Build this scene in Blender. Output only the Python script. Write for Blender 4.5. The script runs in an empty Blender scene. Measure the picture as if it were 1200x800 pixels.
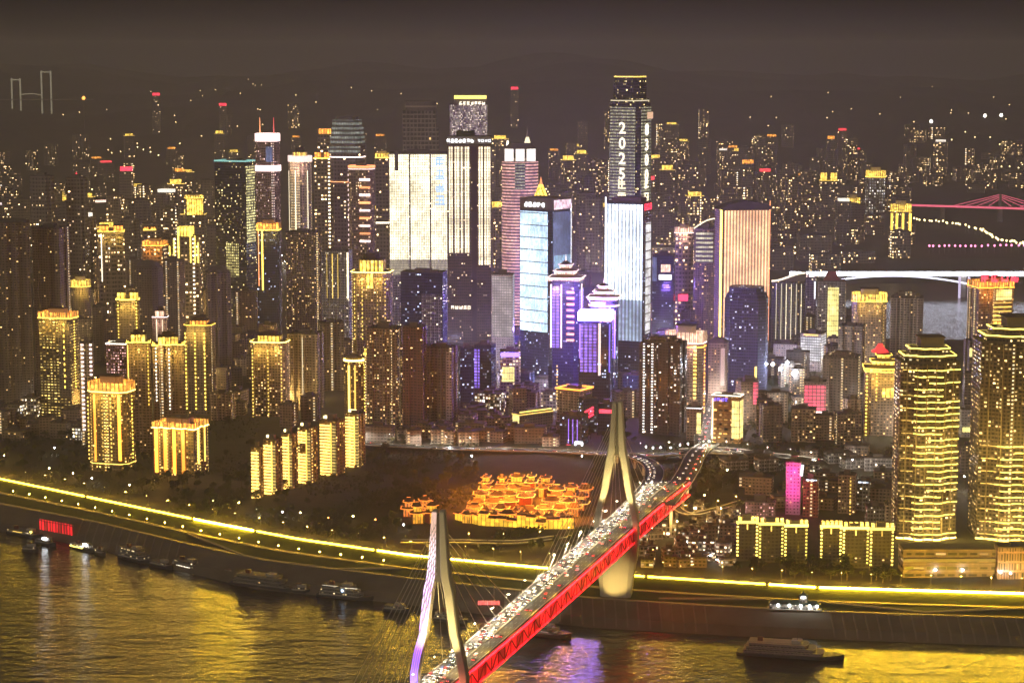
import bpy, bmesh, math, random
from mathutils import Vector, Matrix
random.seed(7)
R = math.radians
scene = bpy.context.scene
COL = scene.collection
# ------------------------------------------------------------------ camera
CAM_H = 460.0
FPX = 2510.0
PITCH = math.atan(340 / FPX)
CP, SP = math.cos(PITCH), math.sin(PITCH)
cam_data = bpy.data.cameras.new('camera')
cam = bpy.data.objects.new('camera', cam_data)
COL.objects.link(cam)
cam.location = (0, 0, CAM_H)
cam.rotation_euler = (math.pi / 2 - PITCH, 0, 0)
cam_data.sensor_width = 36
cam_data.lens = 36 * FPX / 1200
cam_data.clip_start = 1
cam_data.clip_end = 40000
scene.camera = cam
# ------------------------------------------------------------------ sky and added fill sun
world = bpy.data.worlds.new('World')
scene.world = world
world.use_nodes = True
wn = world.node_tree
wn.nodes.clear()
w_out = wn.nodes.new('ShaderNodeOutputWorld')
w_sky = wn.nodes.new('ShaderNodeTexSky')
w_sky.sky_type = 'NISHITA'
w_sky.sun_disc = False
w_sky.sun_elevation = R(-4)
w_sky.sun_rotation = R(200)
w_b1 = wn.nodes.new('ShaderNodeBackground')
w_b1.inputs[1].default_value = 0.05
wn.links.new(w_sky.outputs[0], w_b1.inputs[0])
w_tc = wn.nodes.new('ShaderNodeTexCoord')
w_sep = wn.nodes.new('ShaderNodeSeparateXYZ')
wn.links.new(w_tc.outputs['Generated'], w_sep.inputs[0])
w_ramp = wn.nodes.new('ShaderNodeValToRGB')       # city glow on low cloud: brown at the horizon, warmer overhead
cr = w_ramp.color_ramp
cr.elements[0].position = 0.0
cr.elements[0].color = (0.023, 0.019, 0.015, 1)
cr.elements[1].position = 1.0
cr.elements[1].color = (0.104, 0.083, 0.061, 1)
e = cr.elements.new(0.024); e.color = (0.012, 0.0098, 0.0076, 1)
e = cr.elements.new(0.08); e.color = (0.036, 0.028, 0.022, 1)
e = cr.elements.new(0.22); e.color = (0.050, 0.040, 0.028, 1)
wn.links.new(w_sep.outputs[2], w_ramp.inputs[0])
w_b2 = wn.nodes.new('ShaderNodeBackground')
w_b2.inputs[1].default_value = 1.0
w_side = wn.nodes.new('ShaderNodeMapRange')        # sodium glow to the west, mauve glow over the east bank
w_side.inputs[1].default_value = -.8; w_side.inputs[2].default_value = .8
wn.links.new(w_sep.outputs[0], w_side.inputs[0])
w_mix = wn.nodes.new('ShaderNodeMix'); w_mix.data_type = 'RGBA'
w_mix.inputs[6].default_value = (1.0, .98, .80, 1); w_mix.inputs[7].default_value = (1.0, .95, 1.15, 1)
wn.links.new(w_side.outputs[0], w_mix.inputs[0])
w_mul = wn.nodes.new('ShaderNodeMix'); w_mul.data_type = 'RGBA'; w_mul.blend_type = 'MULTIPLY'; w_mul.inputs[0].default_value = 1
wn.links.new(w_ramp.outputs[0], w_mul.inputs[6]); wn.links.new(w_mix.outputs[2], w_mul.inputs[7])
w_nz = wn.nodes.new('ShaderNodeTexNoise'); w_nz.inputs['Scale'].default_value = 5; w_nz.inputs['Detail'].default_value = 4
wn.links.new(w_tc.outputs['Generated'], w_nz.inputs['Vector'])
w_ma = wn.nodes.new('ShaderNodeMath'); w_ma.operation = 'MULTIPLY_ADD'; w_ma.inputs[1].default_value = 1.2; w_ma.inputs[2].default_value = .4
wn.links.new(w_nz.outputs[0], w_ma.inputs[0]); wn.links.new(w_ma.outputs[0], w_b2.inputs[1])      # uneven low cloud
wn.links.new(w_mul.outputs[2], w_b2.inputs[0])
w_add = wn.nodes.new('ShaderNodeAddShader')
wn.links.new(w_b1.outputs[0], w_add.inputs[0])
wn.links.new(w_b2.outputs[0], w_add.inputs[1])
wn.links.new(w_add.outputs[0], w_out.inputs[0])
fill_sun_data = bpy.data.lights.new('moon', 'SUN')  # added low fill sun from behind the camera, lifts the facades
fill_sun_data.energy = 0.34
fill_sun_data.angle = R(12)
fill_sun_data.color = (1.0, 0.92, 0.76)
moon = bpy.data.objects.new('moon', fill_sun_data)
COL.objects.link(moon)
moon.rotation_euler = (R(76), 0, R(-34))
scene.view_settings.view_transform = 'Standard'
scene.view_settings.look = 'None'
scene.view_settings.exposure = 0.25
scene.view_settings.gamma = 1
scene.view_settings.use_curve_mapping = False
cy = scene.cycles
cy.use_denoising = True
try:
    cy.denoiser = 'OPENIMAGEDENOISE'
    cy.denoising_input_passes = 'RGB_ALBEDO_NORMAL'
    cy.denoising_prefilter = 'ACCURATE'
except Exception:
    pass
cy.max_bounces = 4
cy.diffuse_bounces = 2
cy.glossy_bounces = 2
cy.transmission_bounces = 2
cy.volume_bounces = 0
cy.transparent_max_bounces = 8
cy.sample_clamp_indirect = 3.0
cy.sample_clamp_direct = 0.0
cy.blur_glossy = 0.5
cy.caustics_reflective = True
cy.caustics_refractive = False
cy.use_light_tree = True

# ------------------------------------------------------------------ lens mapping (1200x800 photograph)
def ray(x, y):
    a = (x - 600) / FPX; b = -(y - 400) / FPX
    return (a, CP + b * SP, -SP + b * CP)
def gz(x, y, z):
    r = ray(x, y); t = (z - CAM_H) / r[2]
    return Vector((r[0] * t, r[1] * t, z))
def at(x, y, Y):
    r = ray(x, y); t = Y / r[1]
    return Vector((r[0] * t, Y, CAM_H + r[2] * t))
def interp(pts, x):
    if x <= pts[0][0]: return pts[0][1]
    for (a, b), (c, d) in zip(pts, pts[1:]):
        if x <= c: return b + (d - b) * (x - a) / (c - a)
    return pts[-1][1]
def sstep(a, b, x):
    t = max(0, min(1, (x - a) / (b - a))); return t * t * (3 - 2 * t)
W_PTS = [(-4500, 3600), (-1500, 2560), (-900, 2290), (-496, 2030), (-400, 1965), (-300, 1872), (-221, 1804), (-108, 1761), (62, 1680), (183, 1654), (400, 1625), (900, 1585), (4500, 1450)]
L_PTS = [(-4500, 3760), (-1500, 2700), (-900, 2425), (-527, 2165), (-400, 2058), (-287, 1963), (-190, 1888), (-89, 1826), (29, 1779), (114, 1749), (252, 1712), (415, 1692), (900, 1650), (4500, 1520)]
def WY(x): return interp(W_PTS, x)
def LY(x): return interp(L_PTS, x)
def wob(x, y, s):
    return math.sin(x * s + 1.3) * math.cos(y * s * 1.3 + .4) + .5 * math.sin(x * s * 2.7 - y * s * 2.1)
def ground(X, Y):
    t = Y - LY(X)
    z = 25 + 11 * sstep(22, 120, t) + 14 * sstep(120, 420, t) + 6 * sstep(420, 800, t)
    z += sstep(60, 140, t) * 2.0 * wob(X, Y, .011)
    z -= 22 * sstep(1250, 1600, t)
    cut = sstep(300, 430, X) * sstep(3120, 3300, Y) * (1 - sstep(4250, 4400, Y))
    cut2 = sstep(-900, -1100, X) * sstep(5000, 5200, Y) * (1 - sstep(6100, 6300, Y))
    z += sstep(6000, 9500, Y) * (250 + 55 * wob(X, 0, .0016) + 30 * wob(X + 900, Y, .0031)) + sstep(9500, 12000, Y) * 60
    c = max(cut, cut2)
    return z * (1 - c) + (-9) * c
def Yof(x, yb):
    Y = 400 * FPX / max(20, (yb - 60))
    for _ in range(30):
        p = at(x, yb, Y); g = ground(p.x, Y)
        Y2 = Y + (p.z - g) * Y / CAM_H * .8
        if abs(Y2 - Y) < .3: break
        Y = Y2
    return Y

# ------------------------------------------------------------------ materials
def nodes(name):
    m = bpy.data.materials.new(name); m.use_nodes = True
    nt = m.node_tree; nt.nodes.clear()
    return m, nt
def N(nt, t, **kw):
    n = nt.nodes.new(t)
    for k, v in kw.items(): setattr(n, k, v)
    return n
def math_(nt, op, a, b=None, c=None):
    n = nt.nodes.new('ShaderNodeMath'); n.operation = op
    for i, v in enumerate((a, b, c)):
        if v is None: continue
        if isinstance(v, (int, float)): n.inputs[i].default_value = v
        else: nt.links.new(v, n.inputs[i])
    return n.outputs[0]
def vec(nt, x, y, z):
    n = nt.nodes.new('ShaderNodeCombineXYZ')
    for i, v in enumerate((x, y, z)):
        if isinstance(v, (int, float)): n.inputs[i].default_value = v
        else: nt.links.new(v, n.inputs[i])
    return n.outputs[0]
def mixc(nt, f, a, b, mode='MIX'):
    n = nt.nodes.new('ShaderNodeMix'); n.data_type = 'RGBA'; n.blend_type = mode
    for i, v in ((0, f), (6, a), (7, b)):
        if isinstance(v, (int, float)): n.inputs[i].default_value = v
        elif isinstance(v, tuple): n.inputs[i].default_value = (*v[:3], 1)
        else: nt.links.new(v, n.inputs[i])
    return n.outputs[2]
def noise(nt, v, scale, detail=3):
    n = nt.nodes.new('ShaderNodeTexNoise'); n.inputs['Scale'].default_value = scale; n.inputs['Detail'].default_value = detail
    if v is not None: nt.links.new(v, n.inputs['Vector'])
    return n.outputs[0]
def principled(nt, base, rough=.8, metal=0, spec=.4):
    p = nt.nodes.new('ShaderNodeBsdfPrincipled'); o = nt.nodes.new('ShaderNodeOutputMaterial')
    for k, v in (('Base Color', base), ('Roughness', rough), ('Metallic', metal), ('Specular IOR Level', spec)):
        if isinstance(v, (int, float)): p.inputs[k].default_value = v
        elif isinstance(v, tuple): p.inputs[k].default_value = (*v[:3], 1)
        else: nt.links.new(v, p.inputs[k])
    nt.links.new(p.outputs[0], o.inputs[0])
    return p
CACHE = {}
def MAT(name, col, rough=.8, metal=0, sc=.08, var=.35, spec=.4):
    if name in CACHE: return CACHE[name]
    m, nt = nodes(name)
    tc = N(nt, 'ShaderNodeTexCoord')
    n = noise(nt, tc.outputs['Object'], sc, 5)
    f = math_(nt, 'MULTIPLY_ADD', n, var * 2, 1 - var)
    c = nt.nodes.new('ShaderNodeVectorMath'); c.operation = 'SCALE'
    c.inputs[0].default_value = col; nt.links.new(f, c.inputs[3])
    principled(nt, c.outputs[0], rough, metal, spec)
    m.cycles.emission_sampling = 'NONE'
    CACHE[name] = m
    return m
def EM(name, col, st, sample='AUTO', back=.02):
    if name in CACHE: return CACHE[name]
    m, nt = nodes(name)
    p = principled(nt, (.3, .28, .25), .6)
    p.inputs['Emission Color'].default_value = (*col, 1)
    p.inputs['Emission Strength'].default_value = st
    if '_strip' in name:                       # lamps of different age and brightness from strip to strip
        oi = N(nt, 'ShaderNodeObjectInfo'); nt.links.new(math_(nt, 'MULTIPLY_ADD', oi.outputs['Random'], st * 1.0, st * .5), p.inputs['Emission Strength'])
    m.cycles.emission_sampling = sample
    CACHE[name] = m
    return m
WARM, GOLD, COOL, WHITE = (1, .62, .22), (1, .72, .12), (.75, .85, 1), (1, .9, .7)
def FAC(name, wall=(.2, .16, .12), lit=.1, c1=(1, .6, .2), c2=(1, .85, .55), es=1.0, cw=3.4, ch=3.1, ww=.5, wh=.5, glass=(.03, .035, .04), col=0, grough=.2, fl=.55, pier=0):
    """curtain of windows in metres along the wall (U) and up it (V): some rooms lit, some stair columns lit"""
    if name in CACHE: return CACHE[name]
    m, nt = nodes(name)
    uv = N(nt, 'ShaderNodeUVMap'); uv.uv_map = 'UVMap'
    s = N(nt, 'ShaderNodeSeparateXYZ'); nt.links.new(uv.outputs[0], s.inputs[0])
    u = math_(nt, 'DIVIDE', s.outputs[0], cw); v = math_(nt, 'DIVIDE', s.outputs[1], ch)
    fu = math_(nt, 'FLOOR', u); fv = math_(nt, 'FLOOR', v)
    xu = math_(nt, 'FRACT', u); xv = math_(nt, 'FRACT', v)
    oi = N(nt, 'ShaderNodeObjectInfo')
    rs = math_(nt, 'MULTIPLY', oi.outputs['Random'], 913.7)
    w = N(nt, 'ShaderNodeTexWhiteNoise', noise_dimensions='3D'); nt.links.new(vec(nt, fu, fv, rs), w.inputs['Vector'])
    sc = N(nt, 'ShaderNodeSeparateColor'); nt.links.new(w.outputs['Color'], sc.inputs[0])
    cl = noise(nt, vec(nt, math_(nt, 'MULTIPLY', fu, .21), math_(nt, 'MULTIPLY', fv, .16), rs), 1.0, 2)
    cl = math_(nt, 'POWER', cl, 2.2)
    on = math_(nt, 'LESS_THAN', w.outputs['Value'], math_(nt, 'MULTIPLY', cl, lit * 4.2))
    # window openings differ in width and height, a curtain here, a balcony there
    mu = math_(nt, 'LESS_THAN', math_(nt, 'ABSOLUTE', math_(nt, 'SUBTRACT', xu, math_(nt, 'MULTIPLY_ADD', sc.outputs[0], .16, .42))), math_(nt, 'MULTIPLY_ADD', sc.outputs[2], ww * .36, ww * .26))
    mv = math_(nt, 'LESS_THAN', math_(nt, 'ABSOLUTE', math_(nt, 'SUBTRACT', xv, .55)), math_(nt, 'MULTIPLY_ADD', sc.outputs[0], wh * .24, wh * .34))
    mask = math_(nt, 'MULTIPLY', mu, mv)
    e = math_(nt, 'MULTIPLY', mask, on)
    br = math_(nt, 'MULTIPLY_ADD', math_(nt, 'POWER', sc.outputs[1], 3.0), 1.9, .22)
    e = math_(nt, 'MULTIPLY', e, br)
    if col:
        w1 = N(nt, 'ShaderNodeTexWhiteNoise', noise_dimensions='2D'); nt.links.new(vec(nt, fu, rs, 0), w1.inputs['Vector'])
        on2 = math_(nt, 'LESS_THAN', w1.outputs['Value'], col)
        s2 = math_(nt, 'LESS_THAN', math_(nt, 'ABSOLUTE', math_(nt, 'SUBTRACT', xv, .5)), .2)
        s3 = math_(nt, 'LESS_THAN', math_(nt, 'ABSOLUTE', math_(nt, 'SUBTRACT', xu, .5)), .3)
        e2 = math_(nt, 'MULTIPLY', math_(nt, 'MULTIPLY', on2, s2), math_(nt, 'MULTIPLY', s3, math_(nt, 'MULTIPLY_ADD', sc.outputs[2], .5, .5)))
        e = math_(nt, 'MAXIMUM', e, e2)
    cc = mixc(nt, sc.outputs[0], c1, c2)
    tc = N(nt, 'ShaderNodeTexCoord')
    st = noise(nt, vec(nt, math_(nt, 'MULTIPLY', s.outputs[0], .35), math_(nt, 'MULTIPLY', s.outputs[1], .02), rs), 1.0, 4)
    wv = math_(nt, 'MULTIPLY_ADD', st, .9, .55)
    slab = math_(nt, 'LESS_THAN', xv, .16)
    wv = math_(nt, 'MULTIPLY', wv, math_(nt, 'MULTIPLY_ADD', slab, fl, 1.0))
    if pier:
        pr = math_(nt, 'LESS_THAN', math_(nt, 'FRACT', math_(nt, 'DIVIDE', s.outputs[0], pier)), .3)
        wv = math_(nt, 'MULTIPLY', wv, math_(nt, 'MULTIPLY_ADD', pr, .6, .75))
    sv = N(nt, 'ShaderNodeVectorMath', operation='SCALE'); sv.inputs[0].default_value = wall; nt.links.new(wv, sv.inputs[3])
    base = mixc(nt, mask, sv.outputs[0], glass)
    p = principled(nt, base, math_(nt, 'MULTIPLY_ADD', mask, grough - .85, .85))
    nt.links.new(cc, p.inputs['Emission Color'])
    nt.links.new(math_(nt, 'MULTIPLY', e, es * 1.7), p.inputs['Emission Strength'])
    m.cycles.emission_sampling = 'NONE'
    CACHE[name] = m
    return m
def LED(name, c1, c2, st, pu=2.5, du=.55, pv=0, dv=.85, lo=.35, nz=.5, ns=.12, sample='AUTO', base=(.12, .12, .12)):
    """glowing skin of media facades and of floodlit walls: vertical lines (U) broken by floor lines (V), uneven from pixel to pixel"""
    if name in CACHE: return CACHE[name]
    m, nt = nodes(name)
    uv = N(nt, 'ShaderNodeUVMap'); uv.uv_map = 'UVMap'
    s = N(nt, 'ShaderNodeSeparateXYZ'); nt.links.new(uv.outputs[0], s.inputs[0])
    e = None
    if pu:
        a = math_(nt, 'LESS_THAN', math_(nt, 'FRACT', math_(nt, 'DIVIDE', s.outputs[0], pu)), du)
        e = math_(nt, 'MULTIPLY_ADD', a, 1 - lo, lo)
    if pv:
        b = math_(nt, 'LESS_THAN', math_(nt, 'FRACT', math_(nt, 'DIVIDE', s.outputs[1], pv)), dv)
        b = math_(nt, 'MULTIPLY_ADD', b, 1 - lo * .5, lo * .5)
        e = b if e is None else math_(nt, 'MULTIPLY', e, b)
    w = N(nt, 'ShaderNodeTexWhiteNoise', noise_dimensions='2D')
    nt.links.new(vec(nt, math_(nt, 'FLOOR', math_(nt, 'DIVIDE', s.outputs[0], pu or 3)), math_(nt, 'FLOOR', math_(nt, 'DIVIDE', s.outputs[1], 3.6)), 0), w.inputs['Vector'])
    n2 = noise(nt, uv.outputs[0], ns, 3)
    k = math_(nt, 'MULTIPLY_ADD', w.outputs['Value'], nz, 1 - nz * .5)
    k = math_(nt, 'MULTIPLY', k, math_(nt, 'MULTIPLY_ADD', n2, 2.2, -.1))
    e = k if e is None else math_(nt, 'MULTIPLY', e, k)
    p = principled(nt, base, .35)
    nt.links.new(mixc(nt, n2, c1, c2), p.inputs['Emission Color'])
    nt.links.new(math_(nt, 'MULTIPLY', e, st), p.inputs['Emission Strength'])
    m.cycles.emission_sampling = sample
    CACHE[name] = m
    return m

# ------------------------------------------------------------------ mesh building
class MB:
    def __init__(s): s.v = []; s.f = []; s.uv = []; s.mi = []; s.m = 0
    def quad(s, pts, uvs=None):
        i = len(s.v); s.v += [tuple(p) for p in pts]; s.f.append(tuple(range(i, i + len(pts)))); s.mi.append(s.m)
        s.uv.append(uvs or [(p[0], p[1]) for p in pts])
    def ring(s, poly, z0, z1, k=.95):
        inn = [(x * k, y * k) for x, y in poly]; n = len(poly)
        s.prism(poly, z0, z1, False); s.prism(inn[::-1], z0, z1, False)
        for i in range(n):
            j = (i + 1) % n
            s.quad([(*poly[i], z1), (*poly[j], z1), (*inn[j], z1), (*inn[i], z1)]); s.quad([(*poly[j], z0), (*poly[i], z0), (*inn[i], z0), (*inn[j], z0)])
        return s
    def prism(s, poly, z0, z1, top=True, bottom=False, scale=1.0, u0=0, poly2=None):
        n = len(poly); p2 = poly2 or [(x * scale, y * scale) for x, y in poly]; u = u0
        for i in range(n):
            a, b = poly[i], poly[(i + 1) % n]; c, d = p2[(i + 1) % n], p2[i]
            L = math.hypot(b[0] - a[0], b[1] - a[1])
            s.quad([(*a, z0), (*b, z0), (*c, z1), (*d, z1)], [(u, z0), (u + L, z0), (u + L, z1), (u, z1)])
            u += L
        if top: s.quad([(*p, z1) for p in p2])
        if bottom: s.quad([(*p, z0) for p in reversed(poly)])
        return s
    def box(s, x0, x1, y0, y1, z0, z1):
        return s.prism([(x0, y0), (x1, y0), (x1, y1), (x0, y1)], z0, z1, True, True)
    def bar(s, a, b, w, h=None, up=(0, 0, 1)):
        a = Vector(a); b = Vector(b); h = h or w
        d = (b - a)
        if d.length < 1e-6: return s
        L = d.length; d.normalize(); up = Vector(up)
        if abs(d.dot(up)) > .98: up = Vector((1, 0, 0))
        x = d.cross(up).normalized(); y = x.cross(d)
        cs = [(-w / 2, -h / 2), (w / 2, -h / 2), (w / 2, h / 2), (-w / 2, h / 2)]
        A = [a + x * p + y * q for p, q in cs]; B_ = [b + x * p + y * q for p, q in cs]
        for i in range(4):
            j = (i + 1) % 4
            s.quad([A[i], A[j], B_[j], B_[i]], [(0, 0), (w, 0), (w, L), (0, L)])
        s.quad(list(reversed(A))); s.quad(B_)
        return s
    def tube(s, pts, w, h=None):
        for a, b in zip(pts, pts[1:]): s.bar(a, b, w, h)
        return s
    def cyl(s, cx, cy, r0, r1, z0, z1, n=12, top=True):
        a = [(cx + r0 * math.cos(2 * math.pi * i / n), cy + r0 * math.sin(2 * math.pi * i / n)) for i in range(n)]
        b = [(cx + r1 * math.cos(2 * math.pi * i / n), cy + r1 * math.sin(2 * math.pi * i / n)) for i in range(n)]
        return s.prism(a, z0, z1, top, True, poly2=b)
    def loft(s, rows, close=False, vs=1.0):
        """rows of equal-length point lists"""
        for k, (a, b) in enumerate(zip(rows, rows[1:])):
            n = len(a)
            for i in range(n if close else n - 1):
                j = (i + 1) % n
                s.quad([a[i], a[j], b[j], b[i]], [(i * vs, k * vs), ((i + 1) * vs, k * vs), ((i + 1) * vs, (k + 1) * vs), (i * vs, (k + 1) * vs)])
        return s
    def hip(s, w, d, z, h, ridge=.45, over=1.5, lift=.6, cx=0, cy=0):
        """Chinese hip roof with lifted corners and a ridge"""
        x, y = w / 2 + over, d / 2 + over
        rx, ry = (w / 2 * ridge, 0) if w >= d else (0, d / 2 * ridge)
        e = [(-x, -y, z + lift), (0, -y, z), (x, -y, z + lift), (x, 0, z), (x, y, z + lift), (0, y, z), (-x, y, z + lift), (-x, 0, z)]
        e = [(p[0] + cx, p[1] + cy, p[2]) for p in e]
        k = .5
        m_ = [(cx + (p[0] - cx) * k + rx * (1 - k) * (0 if abs(p[0] - cx) < .1 else (1 if p[0] > cx else -1)), cy + (p[1] - cy) * k + ry * (1 - k) * (0 if abs(p[1] - cy) < .1 else (1 if p[1] > cy else -1)), z + h * .36) for p in e]
        t = [(cx + rx * (0 if abs(p[0] - cx) < .1 else (1 if p[0] > cx else -1)), cy + ry * (0 if abs(p[1] - cy) < .1 else (1 if p[1] > cy else -1)), z + h) for p in e]
        for a, b in ((e, m_), (m_, t)):
            for i in range(8):
                j = (i + 1) % 8
                s.quad([a[i], a[j], b[j], b[i]])
        s.quad([(p[0], p[1], p[2] - .3) for p in reversed(e)])
        for i in range(8):
            j = (i + 1) % 8
            s.quad([(e[i][0], e[i][1], e[i][2] - .3), (e[j][0], e[j][1], e[j][2] - .3), e[j], e[i]])
        s.bar((cx - rx, cy - ry, z + h + .2), (cx + rx, cy + ry, z + h + .2), .6, .7)
        return e
    def mesh(s, name, mats):
        me = bpy.data.meshes.new(name)
        me.from_pydata(s.v, [], s.f)
        for m in (mats if isinstance(mats, (list, tuple)) else [mats]): me.materials.append(m)
        ul = me.uv_layers.new(name='UVMap')
        flat = [c for f in s.uv for p in f for c in p]
        ul.data.foreach_set('uv', flat)
        if any(s.mi): me.polygons.foreach_set('material_index', s.mi)
        me.update()
        return me
    def build(s, name, mats, parent=None, loc=None):
        return link(name, s.mesh(name, mats), parent, loc)
def link(name, me, parent=None, loc=None, rz=0):
    o = bpy.data.objects.new(name, me); COL.objects.link(o)
    if parent is not None: o.parent = parent
    if loc is not None: o.location = loc
    if rz: o.rotation_euler = (0, 0, rz)
    return o
def empty(name, loc, rz=0):
    o = bpy.data.objects.new(name, None); COL.objects.link(o)
    o.location = loc; o.rotation_euler = (0, 0, rz); o.empty_display_size = 2
    return o
def tag(o, label, cat, group=None, kind=None):
    o['label'] = label; o['category'] = cat
    if group: o['group'] = group
    if kind: o['kind'] = kind
    return o
def struct(o, kind='structure'):
    o['kind'] = kind; return o
def copy_tree(src, loc=None, rz=None, parent=None):
    c = src.copy(); COL.objects.link(c)
    if parent is not None: c.parent = parent
    if loc is not None: c.location = loc
    if rz is not None: c.rotation_euler = (0, 0, rz)
    for ch in src.children: copy_tree(ch, parent=c)
    return c
TXT = {}
def text_mesh(s, size, mat, ext=.15, vertical=False):
    k = (s, size, mat.name, vertical)
    if k in TXT: return TXT[k]
    cu = bpy.data.curves.new('letters', 'FONT'); cu.body = '\n'.join(s) if vertical else s
    cu.size = size; cu.extrude = ext; cu.align_x = 'CENTER'; cu.align_y = 'CENTER'; cu.resolution_u = 2
    cu.space_line = .95
    cu.offset = size * .022
    o = bpy.data.objects.new('letters', cu); COL.objects.link(o)
    bpy.context.view_layer.update()
    me = bpy.data.meshes.new_from_object(o.evaluated_get(bpy.context.evaluated_depsgraph_get()))
    me.name = 'letters'; me.materials.clear(); me.materials.append(mat)
    bpy.data.objects.remove(o); bpy.data.curves.remove(cu)
    TXT[k] = me
    return me
# ------------------------------------------------------------------ water
m, nt = nodes('river_water')
tc = N(nt, 'ShaderNodeTexCoord')
mp = N(nt, 'ShaderNodeMapping'); mp.inputs['Scale'].default_value = (.62, 1.25, 1); mp.inputs['Rotation'].default_value = (0, 0, R(9))
nt.links.new(tc.outputs['Object'], mp.inputs[0])
n1 = noise(nt, mp.outputs[0], .10, 3)
n2 = noise(nt, mp.outputs[0], .024, 2)
n3 = noise(nt, mp.outputs[0], .33, 2)
hgt = math_(nt, 'ADD', math_(nt, 'MULTIPLY', n1, 2.0), math_(nt, 'ADD', math_(nt, 'MULTIPLY', n2, 3.5), math_(nt, 'MULTIPLY', n3, .8)))
bp = N(nt, 'ShaderNodeBump'); bp.inputs['Strength'].default_value = 1.0; bp.inputs['Distance'].default_value = .8
nt.links.new(hgt, bp.inputs['Height'])
p = principled(nt, (.030, .027, .018), .15, 0, .8)
p.inputs['IOR'].default_value = 1.4
nt.links.new(bp.outputs[0], p.inputs['Normal'])
WATER = m; m.cycles.emission_sampling = 'NONE'
b = MB(); b.quad([(-9000, 300, 0), (9000, 300, 0), (9000, 13000, 0), (-9000, 13000, 0)])
struct(b.build('river_water', WATER))

# ------------------------------------------------------------------ land
m, nt = nodes('city_ground')
tc = N(nt, 'ShaderNodeTexCoord')
a = noise(nt, tc.outputs['Object'], .012, 4); c = noise(nt, tc.outputs['Object'], .11, 3)
f = N(nt, 'ShaderNodeValToRGB'); nt.links.new(a, f.inputs[0])
f.color_ramp.elements[0].position = .42; f.color_ramp.elements[0].color = (.035, .042, .018, 1)
f.color_ramp.elements[1].position = .60; f.color_ramp.elements[1].color = (.10, .082, .06, 1)
principled(nt, mixc(nt, .5, f.outputs[0], mixc(nt, c, (.02, .02, .012), (.13, .11, .08))), .95)
GROUND = m
xs = [-4500 + 300 * i for i in range(12)] + [-900 + 36 * i for i in range(51)] + [900 + 300 * i for i in range(1, 13)]
ts = [14 + 28 * i for i in range(48)] + [1350 + 130 * i for i in range(72)]
b = MB()
rows = []
for t in ts:
    rows.append([(x, LY(x) + t, ground(x, LY(x) + t)) for x in xs])
b.loft(rows)
struct(b.build('hillside_ground', GROUND))

# ------------------------------------------------------------------ embankment below the riverside road
STONE = MAT('revetment_stone', (.17, .145, .115), .9, sc=.05, var=.5)
PAVE = MAT('promenade_paving', (.26, .23, .18), .85, sc=.15)
GRASS = MAT('bank_grass', (.05, .065, .018), .95, sc=.12, var=.6)
ASPH = MAT('asphalt', (.05, .048, .045), .85, sc=.1)
CONC = MAT('concrete', (.30, .27, .23), .85, sc=.06)
sx = [-4500, -3000, -2000] + [-1500 + 20 * i for i in range(151)] + [2200, 3000, 4500]
def emb(x, fr): return WY(x) + (LY(x) - WY(x)) * fr
def bank(name, profile, mat):
    b = MB(); b.loft([[(x, emb(x, fr), z) for x in sx] for fr, z in profile])
    return struct(b.build(name, mat))
bank('river_wall', [(-.05, -3), (.10, 6.5), (.40, 15)], STONE)
bank('quay_path', [(.40, 15), (.405, 15.3), (.47, 15.3), (.472, 15.1)], PAVE)
bank('grass_bank', [(.472, 15.1), (.66, 18.3)], GRASS)
bank('lower_promenade', [(.66, 18.3), (.664, 18.7), (.74, 18.7), (.744, 18.5)], PAVE)
bank('upper_grass_bank', [(.744, 18.5), (.95, 24.6)], GRASS)
def strip(name, t0, t1, z, mat, x0=-1500, x1=1500, step=20):
    b = MB(); n = int((x1 - x0) / step)
    b.loft([[(x0 + step * i, LY(x0 + step * i) + t, z) for i in range(n + 1)] for t in (t0, t1)])
    return struct(b.build(name, mat))
bank('riverside_footway', [(.95, 24.6), (.955, 25.15), (1.0, 25.15), (1.0, 24.9)], PAVE)
strip('riverside_road', 0, 15, 25.0, ASPH)
PAINT = MAT('road_paint', (.7, .68, .6), .7, sc=.4, var=.15)
strip('lane_line', 7.3, 7.6, 25.006, PAINT)
BP = [(0.10, 6.5), (.40, 15), (.47, 15.3), (.66, 18.5), (.74, 18.7), (.95, 24.7)]
for nm_, xa, fa, xb, fb in (('bank_ramp', 240, .70, 330, .50), ('bank_ramp', 330, .50, 420, .70), ('bank_ramp', 120, .52, 215, .68), ('bank_ramp', -300, .66, -240, .44), ('bank_ramp', -150, .44, -95, .66)):
    b = MB(); rows = [[], []]
    for i in range(19):
        x = xa + (xb - xa) * i / 18; f_ = fa + (fb - fa) * i / 18
        for k, df in ((0, -.022), (1, .022)): rows[k].append((x, emb(x, f_ + df), interp(BP, f_ + df) + .5))
    b.loft(rows); b.loft([[(p[0], p[1], p[2] - 1.2) for p in rows[0]], rows[0]])
    struct(b.build(nm_, PAVE))
# upright ribs on the revetment wall
RIB = MAT('rib_concrete', (.24, .20, .16), .9, sc=.1)
rb = MB(); rb.bar((0, -.3, -.5), (0, .0, 0.2), 1.1, .8)
for i, x in enumerate(range(-420, 470, 9)):
    if not (-420 < x < -300 or -20 < x < 160 or 250 < x < 470): continue
    k = MB(); y0, y1 = emb(x, .02), emb(x, .395)
    ym = emb(x, .10)
    if 'RIBS' not in globals(): RIBS = []
    RIBS.append((x, y0, ym, y1))
k = MB()
for x, y0, ym, y1 in RIBS:
    k.bar((x, y0, 1.0), (x, ym, 6.7), 1.3, 1.0); k.bar((x, ym, 6.7), (x, y1, 15.1), 1.3, .9)
o = k.build('rib', RIB, bpy.data.objects['river_wall']); o['kind'] = 'stuff'

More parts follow.
